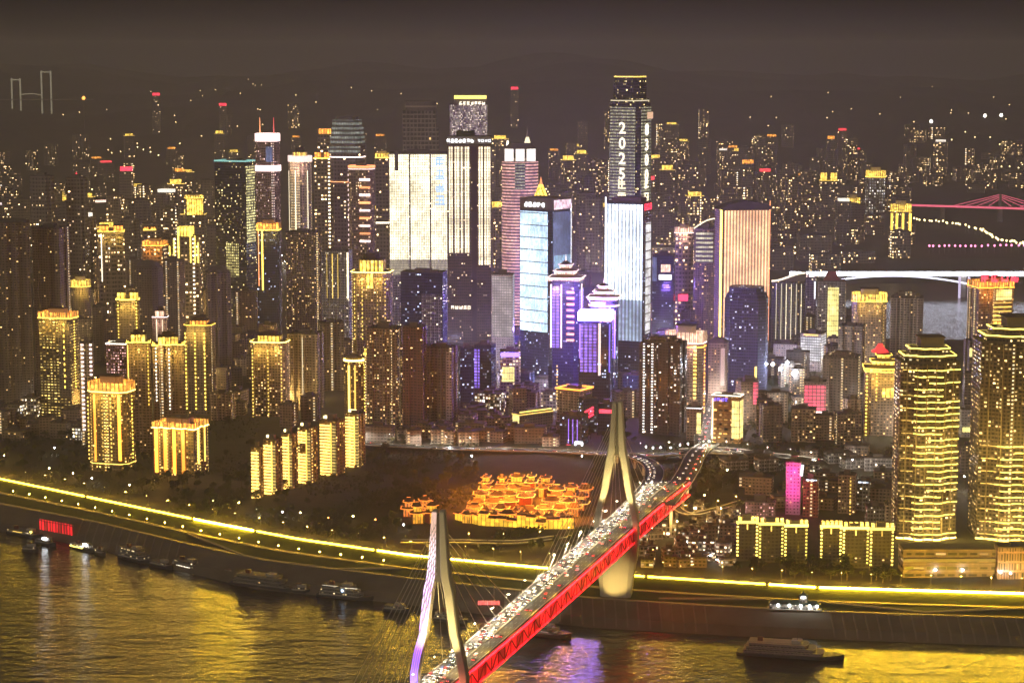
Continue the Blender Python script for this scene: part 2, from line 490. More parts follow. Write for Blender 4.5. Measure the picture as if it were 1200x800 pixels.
# ------------------------------------------------------------------ illuminated promenade railing, in sections
LEDY = EM('golden_led', (1, .60, .025), 70.0)
LED_LOW = EM('golden_led_low', (1, .60, .025), 26.0)
LED_TOP = EM('golden_led_top', (1, .60, .025), 150.0)
METAL = MAT('dark_metal', (.10, .09, .085), .5, .6)
cuts = [-700, -420, -300, -235, -120, 32, 112, 210, 250, 420, 620]
for ci, (a_, b_) in enumerate(zip(cuts, cuts[1:])):
    g = empty('promenade_railing', ((a_ + b_) / 2, emb((a_ + b_) / 2, .957), 25.15))
    ox, oy = g.location.x, g.location.y
    n = max(2, int((b_ - a_) / 12)); P_ = [(a_ + 1.5 + (b_ - a_ - 3) * i / n) for i in range(n + 1)]
    rail = MB(); rail.tube([(x - ox, emb(x, .957) - oy, 1.25) for x in P_], .18)
    for x in P_: rail.bar((x - ox, emb(x, .957) - oy, 0), (x - ox, emb(x, .957) - oy, 1.25), .16)
    rail.build('rail', METAL, g)
    led = MB(); led.tube([(x - ox, emb(x, .957) - oy - .2, .55) for x in P_], .35, 1.6)
    led.build('light_strip', (LED_LOW, LED_LOW, LED_TOP, LED_LOW, LEDY, LED_LOW, LED_LOW, LEDY, LED_TOP, LED_TOP)[ci], g)
    w_ = ['western end beside the red lit quay', 'bend above the moored dark ferries', 'stretch below the golden stepped flats', 'stretch left of the purple lit bridge tower', 'stretch below the golden guild hall', 'stretch just left of the bridge deck crossing', 'stretch by the lit bridge pier', 'stretch below the outlined riverside blocks', 'short length between two gaps', 'stretch below the golden wavy towers'][ci]
    tag(g, 'glowing golden promenade railing, ' + w_, 'railing', 'sections of lit promenade railing')

# ------------------------------------------------------------------ the cable-stayed bridge
CONCB = MAT('bridge_concrete', (.50, .46, .38), .75, sc=.05, var=.25)
REDST = MAT('red_lit_steel', (.55, .10, .08), .5, .1, sc=.2)
REDLED = EM('red_led', (1, .004, .010), 16.0)
REDLED2 = EM('red_led_soft', (1, .004, .010), 6.0)
DZ = 74.0
lpix = [(499, 791), (547, 752), (591, 712), (635, 673), (679, 636), (698, 618), (740, 583)]
rpix = [(552, 783), (591, 752), (635, 712), (679, 675), (722, 636), (744, 616), (770, 594), (801, 569)]
LP = [(p.y, p.x) for p in (gz(*q, DZ) for q in lpix)]
RP = [(p.y, p.x) for p in (gz(*q, DZ) for q in rpix)]
def ext(P):
    (y0, x0), (y1, x1) = P[0], P[2]; s = (x1 - x0) / (y1 - y0)
    (ya, xa), (yb, xb) = P[-3], P[-1]; s2 = (xb - xa) / (yb - ya)
    return [(900, x0 + s * (900 - y0))] + P + [(2400, xb + s2 * (2400 - yb))]
LP = ext(LP); RP = ext(RP)
def bx(Y, fr):
    a = interp(LP, Y); b = interp(RP, Y)
    # smooth
    a = (interp(LP, Y - 50) + a + interp(LP, Y + 50)) / 3; b = (interp(RP, Y - 50) + b + interp(RP, Y + 50)) / 3
    return a + (b - a) * fr
YA, YB = 1075, 1906
YN = gz(517, 796, DZ).y; YF = gz(720, 616, DZ).y
bridge = empty('cable_stayed_bridge', (bx(YN, .5), YN, 0))
BO = bridge.location.copy()
def bl(Y, fr, z): return (bx(Y, fr) - BO.x, Y - BO.y, z)
ys = [YA + (YB - YA) * i / 70 for i in range(71)]
b = MB()
b.loft([[bl(y, .0, DZ - .9) for y in ys], [bl(y, .0, DZ) for y in ys], [bl(y, 1, DZ) for y in ys], [bl(y, 1, DZ - .9) for y in ys], [bl(y, 0, DZ - .9) for y in ys]])
b.build('deck', MAT('deck_asphalt', (.085, .08, .07), .8, sc=.2), bridge)
for fr, nm in ((.03, 'kerb'), (.50, 'median'), (.93, 'kerb')):
    b = MB(); w2 = .012 if nm == 'kerb' else .02
    b.loft([[bl(y, fr - w2, DZ) for y in ys], [bl(y, fr - w2, DZ + .5) for y in ys], [bl(y, fr + w2, DZ + .5) for y in ys], [bl(y, fr + w2, DZ) for y in ys]])
    b.build(nm, CONCB, bridge)
b = MB()
for fr in (.16, .27, .38, .62, .74, .84):
    for i in range(0, 140, 2):
        y0 = YA + (YB - YA) * i / 140; y1 = y0 + 4
        b.quad([bl(y0, fr - .004, DZ + .006), bl(y0, fr + .004, DZ + .006), bl(y1, fr + .004, DZ + .006), bl(y1, fr - .004, DZ + .006)])
b.build('lane_marking', PAINT, bridge)
for fr in (.005, .992):
    b = MB(); b.tube([bl(y, fr, DZ + 1.2) for y in ys], .15)
    for y in ys: b.bar(bl(y, fr, DZ), bl(y, fr, DZ + 1.2), .12)
    b.build('parapet_rail', METAL, bridge)
# lower deck and truss
ZB = 61.5
b = MB(); b.loft([[bl(y, .1, ZB) for y in ys], [bl(y, .98, ZB) for y in ys], [bl(y, .98, ZB - .8) for y in ys], [bl(y, .1, ZB - .8) for y in ys]])
b.build('lower_deck', CONCB, bridge)
for fr, led in ((.02, False), (1.0, True)):
    ch = MB(); ch.tube([bl(y, fr, DZ - 1.4) for y in ys], 1.0, 1.5); ch.tube([bl(y, fr, ZB) for y in ys], 1.0, 1.4)
    ch.build('truss_chord', REDST if led else CONCB, bridge)
    dg = MB(); st = 13.0; y = YA; k = 0
    while y + st < YB:
        za, zb_ = (ZB, DZ - 1.4) if k % 2 else (DZ - 1.4, ZB)
        o_ = .035 if led else 0; dg.bar(bl(y, fr + o_, za), bl(y + st, fr + o_, zb_), .5, .8)
        dg.bar(bl(y, fr + o_, ZB), bl(y, fr + o_, DZ - 1.4), .4, .6); y += st; k += 1
    dg.build('truss_web', MAT('red_web_steel', (.24, .03, .025), .6) if led else CONCB, bridge)
    if led:
        b = MB(); b.loft([[bl(y, fr, ZB + .9) for y in ys], [bl(y, fr, DZ - 2.6) for y in ys]]); b.loft([[bl(y, fr - .012, DZ - 2.6) for y in ys], [bl(y, fr - .012, ZB + .9) for y in ys]])
        b.build('red_glow_sheet', LED('red_truss_glow', (1, .003, .008), (1, .012, .02), 1.35, 3.2, .6, 0, 1, .35, .8, .15, base=(.08, .008, .008)), bridge)  # glowing sheet puts the red light on the truss side into its colour
        b = MB(); b.tube([bl(y, fr + .03, DZ - 1.2) for y in ys], .5, 1.5); b.build('light_strip', REDLED, bridge)
        b = MB(); b.tube([bl(y, fr + .03, ZB + .1) for y in ys], .5, 1.3); b.build('light_strip', REDLED2, bridge)
# towers
PERP = Vector((bx(YF, 1) - bx(YF, 0), -7, 0)); PERP.normalize()
def leg_ring(cx, cyy, off, z, w, dpt):
    c_ = Vector((cx, cyy, 0)) + PERP * off; t_ = Vector((-PERP.y, PERP.x, 0))
    k = .28
    pts = [(-1 + k, -1), (1 - k, -1), (1, -1 + k), (1, 1 - k), (1 - k, 1), (-1 + k, 1), (-1, 1 - k), (-1, -1 + k)]
    return [tuple(c_ + PERP * (p[0] * w / 2) + t_ * (p[1] * dpt / 2) + Vector((0, 0, z))) for p in pts]
def tower(Y, ztop, zcr, half, label, prof, pier):
    cx = bx(Y, .5) - BO.x; cyy = Y - BO.y
    tw = empty('bridge_tower', (0, 0, 0)); tw.parent = bridge; tw['label'] = label
    for s_ in (-1, 1):
        b = MB(); rows = [leg_ring(cx, cyy, s_ * o_, z_, w_, d_) for z_, o_, w_, d_ in prof]
        b.loft(rows, True); b.quad(rows[-1]); b.quad(list(reversed(rows[0])))
        b.build('leg', CONCB, tw)
    b = MB(); rows = [leg_ring(cx, cyy, 0, z_, w_, d_) for z_, w_, d_ in pier]
    b.loft(rows, True); b.quad(rows[-1]); b.build('pier', CONCB, tw)
    b = MB(); b.loft([leg_ring(cx, cyy, 0, z_, w_, 3.6) for z_, w_ in ((zcr - 2, 5), (ztop - 2, 3))], True); b.build('web', MAT('painted_slot_shade', (.12, .11, .09)), tw)  # dark colour paints the shade of the slot between the shafts
    return tw, cx, cyy
HF = (gz(743, 614, DZ).x - gz(699, 614, DZ).x) / 2
ztF = at(720, 470, YF).z; ztN = at(519, 597, YN).z; zcN = at(519, 677, YN).z; zcF = at(722, 530, YF).z
def prof_for(zt, zc, half):
    return [(ZB - 16, half - 1.5, 6.2, 8.5), (ZB, half + .2, 5.8, 8), (DZ + 4, half + .6, 5.4, 8), (DZ + 16, half - 1.6, 5.4, 8), (DZ + 30, half - 5.2, 5.6, 8), (zc - 8, 6.6, 6.2, 8), (zc + 2, 4.5, 6.0, 8), (zc + (zt - zc) * .35, 3.6, 5.0, 7.2), (zt - 1, 2.35, 3.4, 6), (zt, 2.3, 2.8, 5)]
PIER = [(-4, 2 * HF - 6, 13), (20, 2 * HF - 5, 12), (36, 2 * HF - 1, 11), (48, 2 * HF + 3, 9.5), (56, 2 * HF + 4, 8.6)]
tF, cxF, cyF = tower(YF, ztF, zcF, HF, 'floodlit bridge tower standing at the river bank', prof_for(ztF, zcF, HF), PIER)
HN = (gz(546, 797, DZ).x - gz(489, 797, DZ).x) / 2
tN, cxN, cyN = tower(YN, ztN, zcN, HN, 'bridge tower in the river with purple lit leg', prof_for(ztN, zcN, HN), PIER)
# coloured light lines on the near tower's left leg
m, nt = nodes('purple_light_line')
tc = N(nt, 'ShaderNodeTexCoord'); s = N(nt, 'ShaderNodeSeparateXYZ'); nt.links.new(tc.outputs['Object'], s.inputs[0])
rp = N(nt, 'ShaderNodeValToRGB'); nt.links.new(math_(nt, 'DIVIDE', s.outputs[2], ztN), rp.inputs[0])
rp.color_ramp.elements[0].position = .40; rp.color_ramp.elements[0].color = (.25, .10, 1, 1)
rp.color_ramp.elements[1].position = .93; rp.color_ramp.elements[1].color = (.40, .25, .20, 1)
for q, c in ((.58, (.40, .13, 1, 1)), (.72, (.70, .40, 1, 1)), (.84, (.85, .68, .82, 1))):
    e = rp.color_ramp.elements.new(q); e.color = c
pp = principled(nt, (.2, .2, .2), .5); nt.links.new(rp.outputs[0], pp.inputs['Emission Color']); pp.inputs['Emission Strength'].default_value = 2.6
PURL = m
tdir = Vector((-PERP.y, PERP.x, 0))
for q in (-2.5, -.9, .7, 2.3):
    b = MB(); pts = []
    for z_, o_, w_, d_ in prof_for(ztN, zcN, HN)[1:-1]:
        pts.append(tuple(Vector((cxN, cyN, z_)) - PERP * (o_ + q * w_ / 6.6) - tdir * (d_ / 2 + .3)))
    b.tube(pts, .8, .5); b.build('light_line', PURL, tN)
# stays: one fan each side of each tower, anchored on the left edge and on the median
STAY = MAT('stay_sheath', (.6, .55, .45), .6, sc=.02, var=.1)
for (cx, cyy, zt, zc, Yt) in ((cxN, cyN, ztN, zcN, YN), (cxF, cyF, ztF, zcF, YF)):
    for sg in (-1, 1):
        for i in range(9):
            Yd = Yt + sg * (38 + i * 18.5)
            if Yd > YB - 10 or Yd < 1085: continue
            z_ = zc + 4 + (zt - zc - 12) * i / 8
            b = MB(); b.bar((cx - 1.5, cyy + sg * 3, z_), bl(Yd, .02, DZ + .4), .30)
            b.build('stay_cable', STAY, bridge)
# aviation lamp and floodlights of the towers
def spot(name, loc, aim, energy, col, size, blend=.6, parent=None, rad=.6):
    d = bpy.data.lights.new(name, 'SPOT'); d.energy = energy; d.color = col; d.spot_size = R(size); d.spot_blend = blend; d.shadow_soft_size = rad
    o = bpy.data.objects.new(name, d); COL.objects.link(o); o.location = loc
    o.rotation_euler = (Vector(aim) - Vector(loc)).to_track_quat('-Z', 'Y').to_euler()
    if parent: o.parent = parent
    return o
for (cx, cyy, hf, zt) in ((cxN, cyN, HN, ztN), (cxF, cyF, HF, ztF)):
    for sg in (-1, 1):
        base = Vector((cx, cyy, 0)) + PERP * (sg * (hf * .55)) - tdir * 26
        spot('floodlight', tuple(base + Vector((0, 0, DZ + 2))), (cx + sg * 5, cyy, DZ + 62), 230000, (1, .78, .30), 62, parent=bridge)
    base = Vector((cx, cyy, 0)) - tdir * 34
    spot('floodlight', tuple(base + Vector((0, 0, 19))), (cx, cyy, 34), 65000, (1, .70, .20), 62, parent=bridge)
tag(bridge, 'long cable-stayed bridge with red lit truss side crossing the river', 'bridge')
# approach roads behind the far tower
def road(name, pix, z0, z1, w, mat=ASPH, par=True):
    n = len(pix); P_ = [gz(*q, z0 + (z1 - z0) * i / (n - 1)) for i, q in enumerate(pix)]
    fine = []
    for i in range(n - 1):
        for k in range(6):
            t = k / 6
            p0, p1, p2, p3 = P_[max(0, i - 1)], P_[i], P_[i + 1], P_[min(n - 1, i + 2)]
            fine.append(.5 * ((2 * p1) + (-p0 + p2) * t + (2 * p0 - 5 * p1 + 4 * p2 - p3) * t * t + (-p0 + 3 * p1 - 3 * p2 + p3) * t ** 3))
    fine.append(P_[-1])
    Lr, Rr = [], []
    for i, p in enumerate(fine):
        d = (fine[min(len(fine) - 1, i + 1)] - fine[max(0, i - 1)]); d.z = 0; d.normalize(); s_ = Vector((d.y, -d.x, 0))
        Lr.append(p - s_ * w / 2); Rr.append(p + s_ * w / 2)
    b = MB()
    dn = Vector((0, 0, -1.2)); up = Vector((0, 0, .9))
    b.loft([[p + dn for p in Lr], Lr, Rr, [p + dn for p in Rr], [p + dn for p in Lr]])
    o = struct(b.build(name, mat))
    if par:
        k = MB()
        for E in (Lr, Rr):
            k.tube([tuple(p + up * .5) for p in E], .35, .9)
        k.build('kerb', CONCB, o)
    # piers down to the hillside
    pr = MB(); any_ = False
    for i in range(3, len(fine) - 2, 5):
        g = ground(fine[i].x, fine[i].y)
        if fine[i].z - g > 4: pr.box(fine[i].x - 1.2, fine[i].x + 1.2, fine[i].y - 1.2, fine[i].y + 1.2, g - 3, fine[i].z - 1.2); any_ = True
    if any_: pr.build('pier', CONCB, o)
    return fine
R_LEFT = road('ramp_road', [(733, 600), (752, 580), (764, 564), (767, 552), (761, 543), (750, 537), (735, 533), (700, 531)], 74.0, 56, 17)
R_RIGHT = road('approach_road', [(778, 590), (796, 568), (808, 549), (814, 536), (822, 526), (832, 520)], 74.004, 56.5, 20)
R_HILL = road('hill_road', [(860, 531), (815, 530), (760, 533), (700, 531), (640, 528), (560, 526), (500, 524), (430, 520), (380, 516)], 55.3, 52, 16)
R_CITY = road('city_street', [(800, 528), (840, 526), (880, 530), (915, 534), (960, 540)], 55.9, 53, 18)
R_UP = road('uphill_street', [(824, 528), (823, 512), (826, 497), (833, 484), (838, 470)], 56.2, 57, 17)
R_LOW = road('shore_link_road', [(470, 634), (540, 634), (600, 635), (640, 631), (668, 627)], 30.5, 33, 10, par=True)
R_LOW2 = road('slope_road', [(800, 570), (790, 590), (808, 602), (840, 596), (868, 588)], 47, 44, 8)
# ------------------------------------------------------------------ building kit
F_ = {}
F_['dark'] = FAC('facade_dark_flats', (.20, .16, .13), .055, es=1.1, cw=3.6, col=.05, ww=.45)
F_['brown'] = FAC('facade_brown_flats', (.27, .20, .15), .09, (1, .55, .18), (1, .85, .6), es=1.1, cw=3.4, col=.06)
F_['beige'] = FAC('facade_beige_flats', (.42, .34, .26), .08, es=1.1, cw=3.6, col=.05, pier=7.2)
F_['resi'] = FAC('facade_lit_flats', (.28, .21, .15), .24, (1, .55, .18), (1, .8, .45), es=1.4, cw=3.3, col=.10)
F_['gold'] = FAC('facade_golden_flats', (.24, .17, .09), .30, (1, .52, .10), (1, .75, .25), es=1.6, cw=3.2, col=.16)
F_['grey'] = FAC('facade_grey_office', (.30, .28, .26), .14, (1, .8, .5), (.9, .95, 1), es=1.2, cw=2.6, ch=3.6, ww=.6, pier=5.2)
F_['glass'] = FAC('facade_dark_glass', (.07, .07, .075), .13, (1, .72, .25), (.85, 1, .75), es=1.5, cw=2.2, ch=3.8, ww=.75, wh=.6, glass=(.02, .024, .028), grough=.1)
F_['bluedk'] = FAC('facade_blue_glass', (.05, .055, .10), .10, (.6, .7, 1), (1, .9, .8), es=1.1, cw=2.6, ch=3.6, ww=.7, glass=(.02, .025, .05), grough=.1)
F_['white'] = FAC('facade_white_tile', (.55, .52, .50), .10, es=1.0, cw=3.2, ww=.4, wh=.42, fl=.2)
F_['far'] = FAC('facade_far_flats', (.26, .21, .17), .26, (1, .6, .22), (1, .9, .7), es=3.6, cw=5.5, ch=6, ww=.55, wh=.5, col=.03)
F_['far2'] = FAC('facade_far_dim_flats', (.24, .20, .165), .09, (1, .65, .3), (.9, .95, 1), es=3.2, cw=5, ch=6, ww=.5, wh=.5)
F_['pink'] = FAC('facade_pink_grid', (.34, .2, .2), .75, (1, .45, .42), (1, .62, .55), es=.9, cw=2.6, ch=3.1, ww=.55, wh=.45)
F_['shop'] = FAC('facade_bright_shops', (.3, .26, .22), .55, (1, .7, .3), (.9, .95, 1), es=1.6, cw=3.6, ch=3.8, ww=.7, wh=.6)
F_['zig'] = FAC('facade_gold_dashes', (.16, .12, .07), .95, (1, .62, .12), (1, .72, .22), es=1.1, cw=4.2, ch=3.3, ww=.62, wh=.30)
ROOF = MAT('flat_roof', (.12, .10, .085), .95, sc=.2)
PLANT = MAT('roof_plant', (.20, .17, .14), .9, sc=.3)
STONEW = MAT('pale_stone', (.50, .43, .32), .8, sc=.2, var=.2)
TILE = MAT('roof_tile', (.10, .065, .045), .7, sc=.8, var=.4)
L = {
 'gold': EM('gold_strip', (1, .64, .08), 3.6), 'goldhot': EM('gold_strip_bright', (1, .68, .12), 8.0),
 'amber': EM('amber_strip', (1, .34, .03), 3.2), 'white': EM('white_strip', (1, .88, .66), 2.6), 'whitehot': EM('white_strip_bright', (.92, .95, 1), 3.6),
 'pinkw': EM('pinkish_white_strip', (1, .72, .66), 2.8), 'red': EM('red_sign', (1, .03, .07), 3.2), 'blue': EM('blue_strip', (.16, .10, 1), 3.5),
 'violet': EM('violet_wash', (.32, .16, 1), 2.2), 'teal': EM('teal_strip', (.35, .9, .8), .9), 'cream': EM('cream_strip', (1, .86, .55), 1.7),
 'orange': EM('orange_strip', (1, .34, .12), 2.0), 'magenta': EM('magenta_wash', (1, .05, .45), 1.3), 'gold2': EM('gold_strip_soft', (1, .64, .11), 1.6),
 'yellow': EM('yellow_strip', (1, .72, .12), 3.2), 'wavy': EM('wavy_balcony_light', (1, .76, .12), 3.4), 'skyblue': EM('pale_blue_letters', (.35, .6, 1), 1.3),
}
LEDS = {
 'gold': LED('golden_crown_glow', (1, .46, .02), (1, .80, .15), 2.6, 4.6, .68, 0, 1, .22, 1.2, .16),  # floodlight on the crown walls put into a glowing colour, amber likewise
 'amber': LED('amber_crown_glow', (1, .20, .015), (1, .52, .08), 2.3, 4.6, .68, 0, 1, .22, 1.2, .16),
 'cream': LED('cream_facade_glow', (1, .82, .48), (1, .95, .72), 2.3, 2.4, .6, 3.6, .86, .38, .6, .025),  # floodlit cream wall painted as glow
 'bluew': LED('bluish_media_facade', (.42, .66, .95), (.75, .92, 1), 2.2, 2.0, .7, 15.0, .91, .35, .5, .02),
 'dimblue': LED('dim_blue_facade', (.12, .18, .40), (.30, .36, .75), .55, 2.2, .6, 0, 1, .5, .6, .02),
 'white': LED('white_line_facade', (.60, .76, 1), (.90, .97, 1), 2.7, 4.6, .52, 0, 1, .32, .45, .02),
 'pinkgold': LED('pinkish_gold_line_facade', (1, .40, .24), (1, .68, .30), 2.1, 4.2, .42, 0, 1, .28, .3, .02),
 'redrow': LED('rosy_row_facade', (.85, .30, .34), (1, .6, .42), 1.1, 0, 1, 4.4, .42, .2, .6, .04),
 'brown': LED('brown_band_facade', (1, .80, .50), (1, .9, .65), 2.2, 3.4, .5, 3.6, .85, .35, .5, .03),
 'yellow': LED('yellow_panel', (1, .80, .16), (1, .9, .4), 1.5, 3, .8, 7, .9, .5, .4, .05),
 'goldflat': LED('lit_golden_balconies', (1, .60, .10), (1, .75, .25), .8, 4.0, .85, 3.1, .5, .2, .6, .06),
 'whitew': LED('lit_white_office', (.9, .88, .95), (1, 1, 1), 1.0, 3, .85, 3.4, .62, .25, .6, .05),
 'green': LED('teal_glass_rows', (.3, .4, .38), (.75, .75, .6), .5, 2.6, .6, 7, .5, .15, .9, .06),
 'tallg': LED('olive_media_facade', (.55, .52, .28), (1, .95, .6), .9, 1.8, .4, 4.2, .5, .04, 1.0, .06),
 'redgrid': LED('red_media_facade', (1, .02, .10), (1, .12, .2), 1.5, 4.5, .78, 4.0, .7, .15, .4, .05),
 'rosylamp': LED('rosy_drum_panels', (1, .45, .30), (1, .72, .5), 1.9, 2.2, .7, 0, 1, .3, .6, .1),
 'purple': LED('violet_facade_glow', (.12, .06, .8), (.45, .25, 1), 1.5, 5, .6, 3.6, .7, .25, .8, .03),  # violet flooding of the walls put into glowing panels
}
CLEAR = []
PLACED = []                                    # footprints (x, y, radius) for later planting
def plan_poly(kind, w, d):
    x, y = w / 2, d / 2
    if kind == 'cham':
        k = min(w, d) * .2
        return [(-x + k, -y), (x - k, -y), (x, -y + k), (x, y - k), (x - k, y), (-x + k, y), (-x, y - k), (-x, -y + k)]
    if kind == 'cross':
        k = min(w, d) * .2
        return [(-x + k, -y), (x - k, -y), (x - k, -y + k), (x, -y + k), (x, y - k), (x - k, y - k), (x - k, y), (-x + k, y), (-x + k, y - k), (-x, y - k), (-x, -y + k), (-x + k, -y + k)]
    if kind == 'bay':
        n = max(3, int(w / 7) | 1); out = []
        for i in range(n):
            a, c = -x + w * i / n, -x + w * (i + 1) / n; r = 0 if i % 2 == 0 else min(2.6, d * .12)
            out += [(a, -y + r), (c, -y + r)]
        n2 = max(3, int(d / 8) | 1)
        for i in range(n2):
            a, c = -y + d * i / n2, -y + d * (i + 1) / n2; r = 0 if i % 2 == 0 else min(2.2, w * .1)
            if r == 0 and i == 0: out += [(x, c)]
            elif r == 0 and i == n2 - 1: out += [(x, a), (x, y)]
            else: out += [(x - r, a), (x - r, c)]
        out += [(-x, y)]
        for i in range(n2 - 1, -1, -1):
            a, c = -y + d * i / n2, -y + d * (i + 1) / n2; r = 0 if i % 2 == 0 else min(2.2, w * .1)
            if i == n2 - 1: out += [(-x, a)]
            elif i == 0: out += [(-x, c)]
            else: out += [(-x + r, c), (-x + r, a)]
        res = []
        for p in out:
            if not res or math.hypot(p[0] - res[-1][0], p[1] - res[-1][1]) > .02: res.append(p)
        return res
    if kind == 'round':
        return [(x * math.cos(t), y * math.sin(t)) for t in [2 * math.pi * i / 24 - math.pi / 2 for i in range(24)]]
    if kind == 'wavy':
        n = 26; out = []
        for i in range(n + 1):
            t = i / n; xx = -x + w * t
            bow = (1 - (2 * t - 1) ** 2) * d * .26
            out.append((xx, -y + d * .28 - bow - 1.7 * math.cos(t * math.pi * 6)))
        return out + [(x, y), (-x, y)]
    if kind == 'bow':
        n = 10
        return [(-x + w * i / n, -y + d * .25 - (1 - (2 * i / n - 1) ** 2) * d * .25) for i in range(n + 1)] + [(x, y), (-x, y)]
    return [(-x, -y), (x, -y), (x, y), (-x, y)]
class Bld: pass
def B(label, x0, x1, yt, Y=None, yb=None, rz=0.0, ratio=.8, plan='rect', fac='dark', name='apartment_tower', cat='tower', ytp=None, wall=True, base=None, roof=True, group=None, clear=1):
    s = Bld()
    xc = (x0 + x1) / 2
    if Y is None: Y = Yof(xc, yb)
    r = R(rz); c, sn = abs(math.cos(r)), abs(math.sin(r))
    ym = yt + 30
    W = at(x1, ym, Y).x - at(x0, ym, Y).x
    w = W / (c + ratio * sn); d = w * ratio
    dep = w * sn + d * c
    Yc = Y + dep / 2
    X = at(xc, ym, Yc).x
    if abs(rz) < .1:                                   # true width at the front face
        X = at(xc, ym, Y).x
    g = ground(X, Yc) if base is None else base
    s.Y = Y; s.w, s.d = w, d; s.X = X; s.Yc = Yc; s.g = g - 3; s.xc = xc
    s.h = at(xc, yt, Y).z - s.g
    s.root = empty(name, (X, Yc, s.g), r)
    s.poly = plan_poly(plan, w, d); s.plan = plan
    tag(s.root, label, cat, group)
    if wall:
        b = MB(); b.prism(s.poly, 0, s.h, top=False)
        b.build('wall', F_[fac] if isinstance(fac, str) else fac, s.root)
        if roof: roofpart(s)
    PLACED.append((X, Yc, max(w, d) * .62))
    if Y < 2750:
        for q in (18, 38, 58)[:clear]: CLEAR.append((X * (Y - q) / Y, Y - q, w * .5))
    return s
def zp(s, y): return at(s.xc, y, s.Y).z - s.g
def roofpart(s, k=1.0, h=None, rnd=True):
    h = s.h if h is None else h
    b = MB(); p = [(x * k, y * k) for x, y in s.poly]; q = [(x * (k - .05), y * (k - .05)) for x, y in s.poly]
    b.quad([(*a, h - .6) for a in q])
    b.prism(p, h, h + 1.1, top=False); b.prism(list(reversed(q)), h - .6, h + 1.1, top=False)
    n = len(p)
    for i in range(n):
        j = (i + 1) % n
        b.quad([(*p[i], h + 1.1), (*p[j], h + 1.1), (*q[j], h + 1.1), (*q[i], h + 1.1)])
    b.build('roof', ROOF, s.root)
    if rnd:
        rr = random.Random(int(s.X * 7 + s.Yc))
        b = MB()
        b.box(-s.w * .2, s.w * .18, -s.d * .2, s.d * .2, h - .55, h + rr.uniform(3.5, 6.5))
        if s.w > 18: b.box(s.w * .22, s.w * .34, -s.d * .1, s.d * .15, h - .55, h + 2.6)
        b.build('plant_room', PLANT, s.root)
def face(s, f):
    """(origin, along, outward) of a face of the bounding box"""
    x, y = s.w / 2, s.d / 2
    return {'F': (Vector((-x, -y, 0)), Vector((1, 0, 0)), Vector((0, -1, 0)), s.w), 'R': (Vector((x, -y, 0)), Vector((0, 1, 0)), Vector((1, 0, 0)), s.d), 'L': (Vector((-x, y, 0)), Vector((0, -1, 0)), Vector((-1, 0, 0)), s.d)}[f]
def fbox(b, s, f, u0, u1, z0, z1, out=.6, inn=.0):
    o, a, n, Lw = face(s, f)
    P0 = o + a * (u0 * Lw) - n * inn; P1 = o + a * (u1 * Lw) - n * inn
    Q0 = P0 + n * (out + inn); Q1 = P1 + n * (out + inn)
    uu = abs(u1 - u0) * Lw
    def pt(p, z): return (p.x, p.y, z)
    b.quad([pt(Q0, z0), pt(Q1, z0), pt(Q1, z1), pt(Q0, z1)], [(0, z0), (uu, z0), (uu, z1), (0, z1)])
    b.quad([pt(P0, z0), pt(Q0, z0), pt(Q0, z1), pt(P0, z1)], [(0, z0), (out, z0), (out, z1), (0, z1)])
    b.quad([pt(Q1, z0), pt(P1, z0), pt(P1, z1), pt(Q1, z1)], [(0, z0), (out, z0), (out, z1), (0, z1)])
    b.quad([pt(P0, z1), pt(Q0, z1), pt(Q1, z1), pt(P1, z1)]); b.quad([pt(P0, z0), pt(P1, z0), pt(Q1, z0), pt(Q0, z0)])
def vstrip(s, f, u, y0, y1, mat='gold', wid=.9, dots=0, out=.7):
    b = MB(); z0, z1 = zp(s, y1), zp(s, y0); Lw = face(s, f)[3]; hw = wid / 2 / Lw
    if dots:
        z = z0
        while z < z1:
            fbox(b, s, f, u - hw, u + hw, z, min(z + dots * .42, z1), out); z += dots
    else: fbox(b, s, f, u - hw, u + hw, z0, z1, out)
    return b.build('light_strip', L[mat], s.root)
def panel(s, f, u0, u1, y0, y1, mat, out=.45, name='light_panel'):
    b = MB(); fbox(b, s, f, u0, u1, zp(s, y1), zp(s, y0), out)
    return b.build(name, LEDS[mat] if isinstance(mat, str) and mat in LEDS else (L[mat] if isinstance(mat, str) else mat), s.root)
def band(s, y, mat='gold', hgt=1.2, k=1.02, z=None, name='light_band', cache={}):
    z = zp(s, y) if z is None else z
    b = MB(); p = [(x * k, y_ * k) for x, y_ in s.poly]
    b.ring(p, z, z + hgt, .94)
    return b.build(name, L[mat] if isinstance(mat, str) and mat in L else (LEDS[mat] if isinstance(mat, str) else mat), s.root)
def bands(s, zs, mat, hgt, k=1.015, drop=None):
    b = MB(); p = [(x * k, y_ * k) for x, y_ in s.poly]
    if drop: p = p[drop[0]:drop[1]]; 
    rows = [[(*q, hgt) for q in p], [(*q, 0) for q in p]]
    if drop: b.loft([[(*q, 0) for q in p], [(*q, hgt) for q in p]]); b.loft([[(q[0], q[1] + 1.2, hgt) for q in p], [(q[0], q[1] + 1.2, 0) for q in p]]); b.loft([[(*q, hgt) for q in p], [(q[0], q[1] + 1.2, hgt) for q in p]]); b.loft([[(q[0], q[1] + 1.2, 0) for q in p], [(*q, 0) for q in p]])
    else: b.prism(p, 0, hgt, True, True)
    me = b.mesh('light_band', L[mat])
    for z in zs: link('light_band', me, s.root, (0, 0, z))
def ledge(s, y, k=1.05, hgt=1.4, mat=None):
    b = MB(); b.prism([(x * k, y_ * k) for x, y_ in s.poly], zp(s, y), zp(s, y) + hgt, True, True)
    return b.build('cornice', mat or STONEW, s.root)
def sub(p, k): return [(x * k, y * k) for x, y in p]
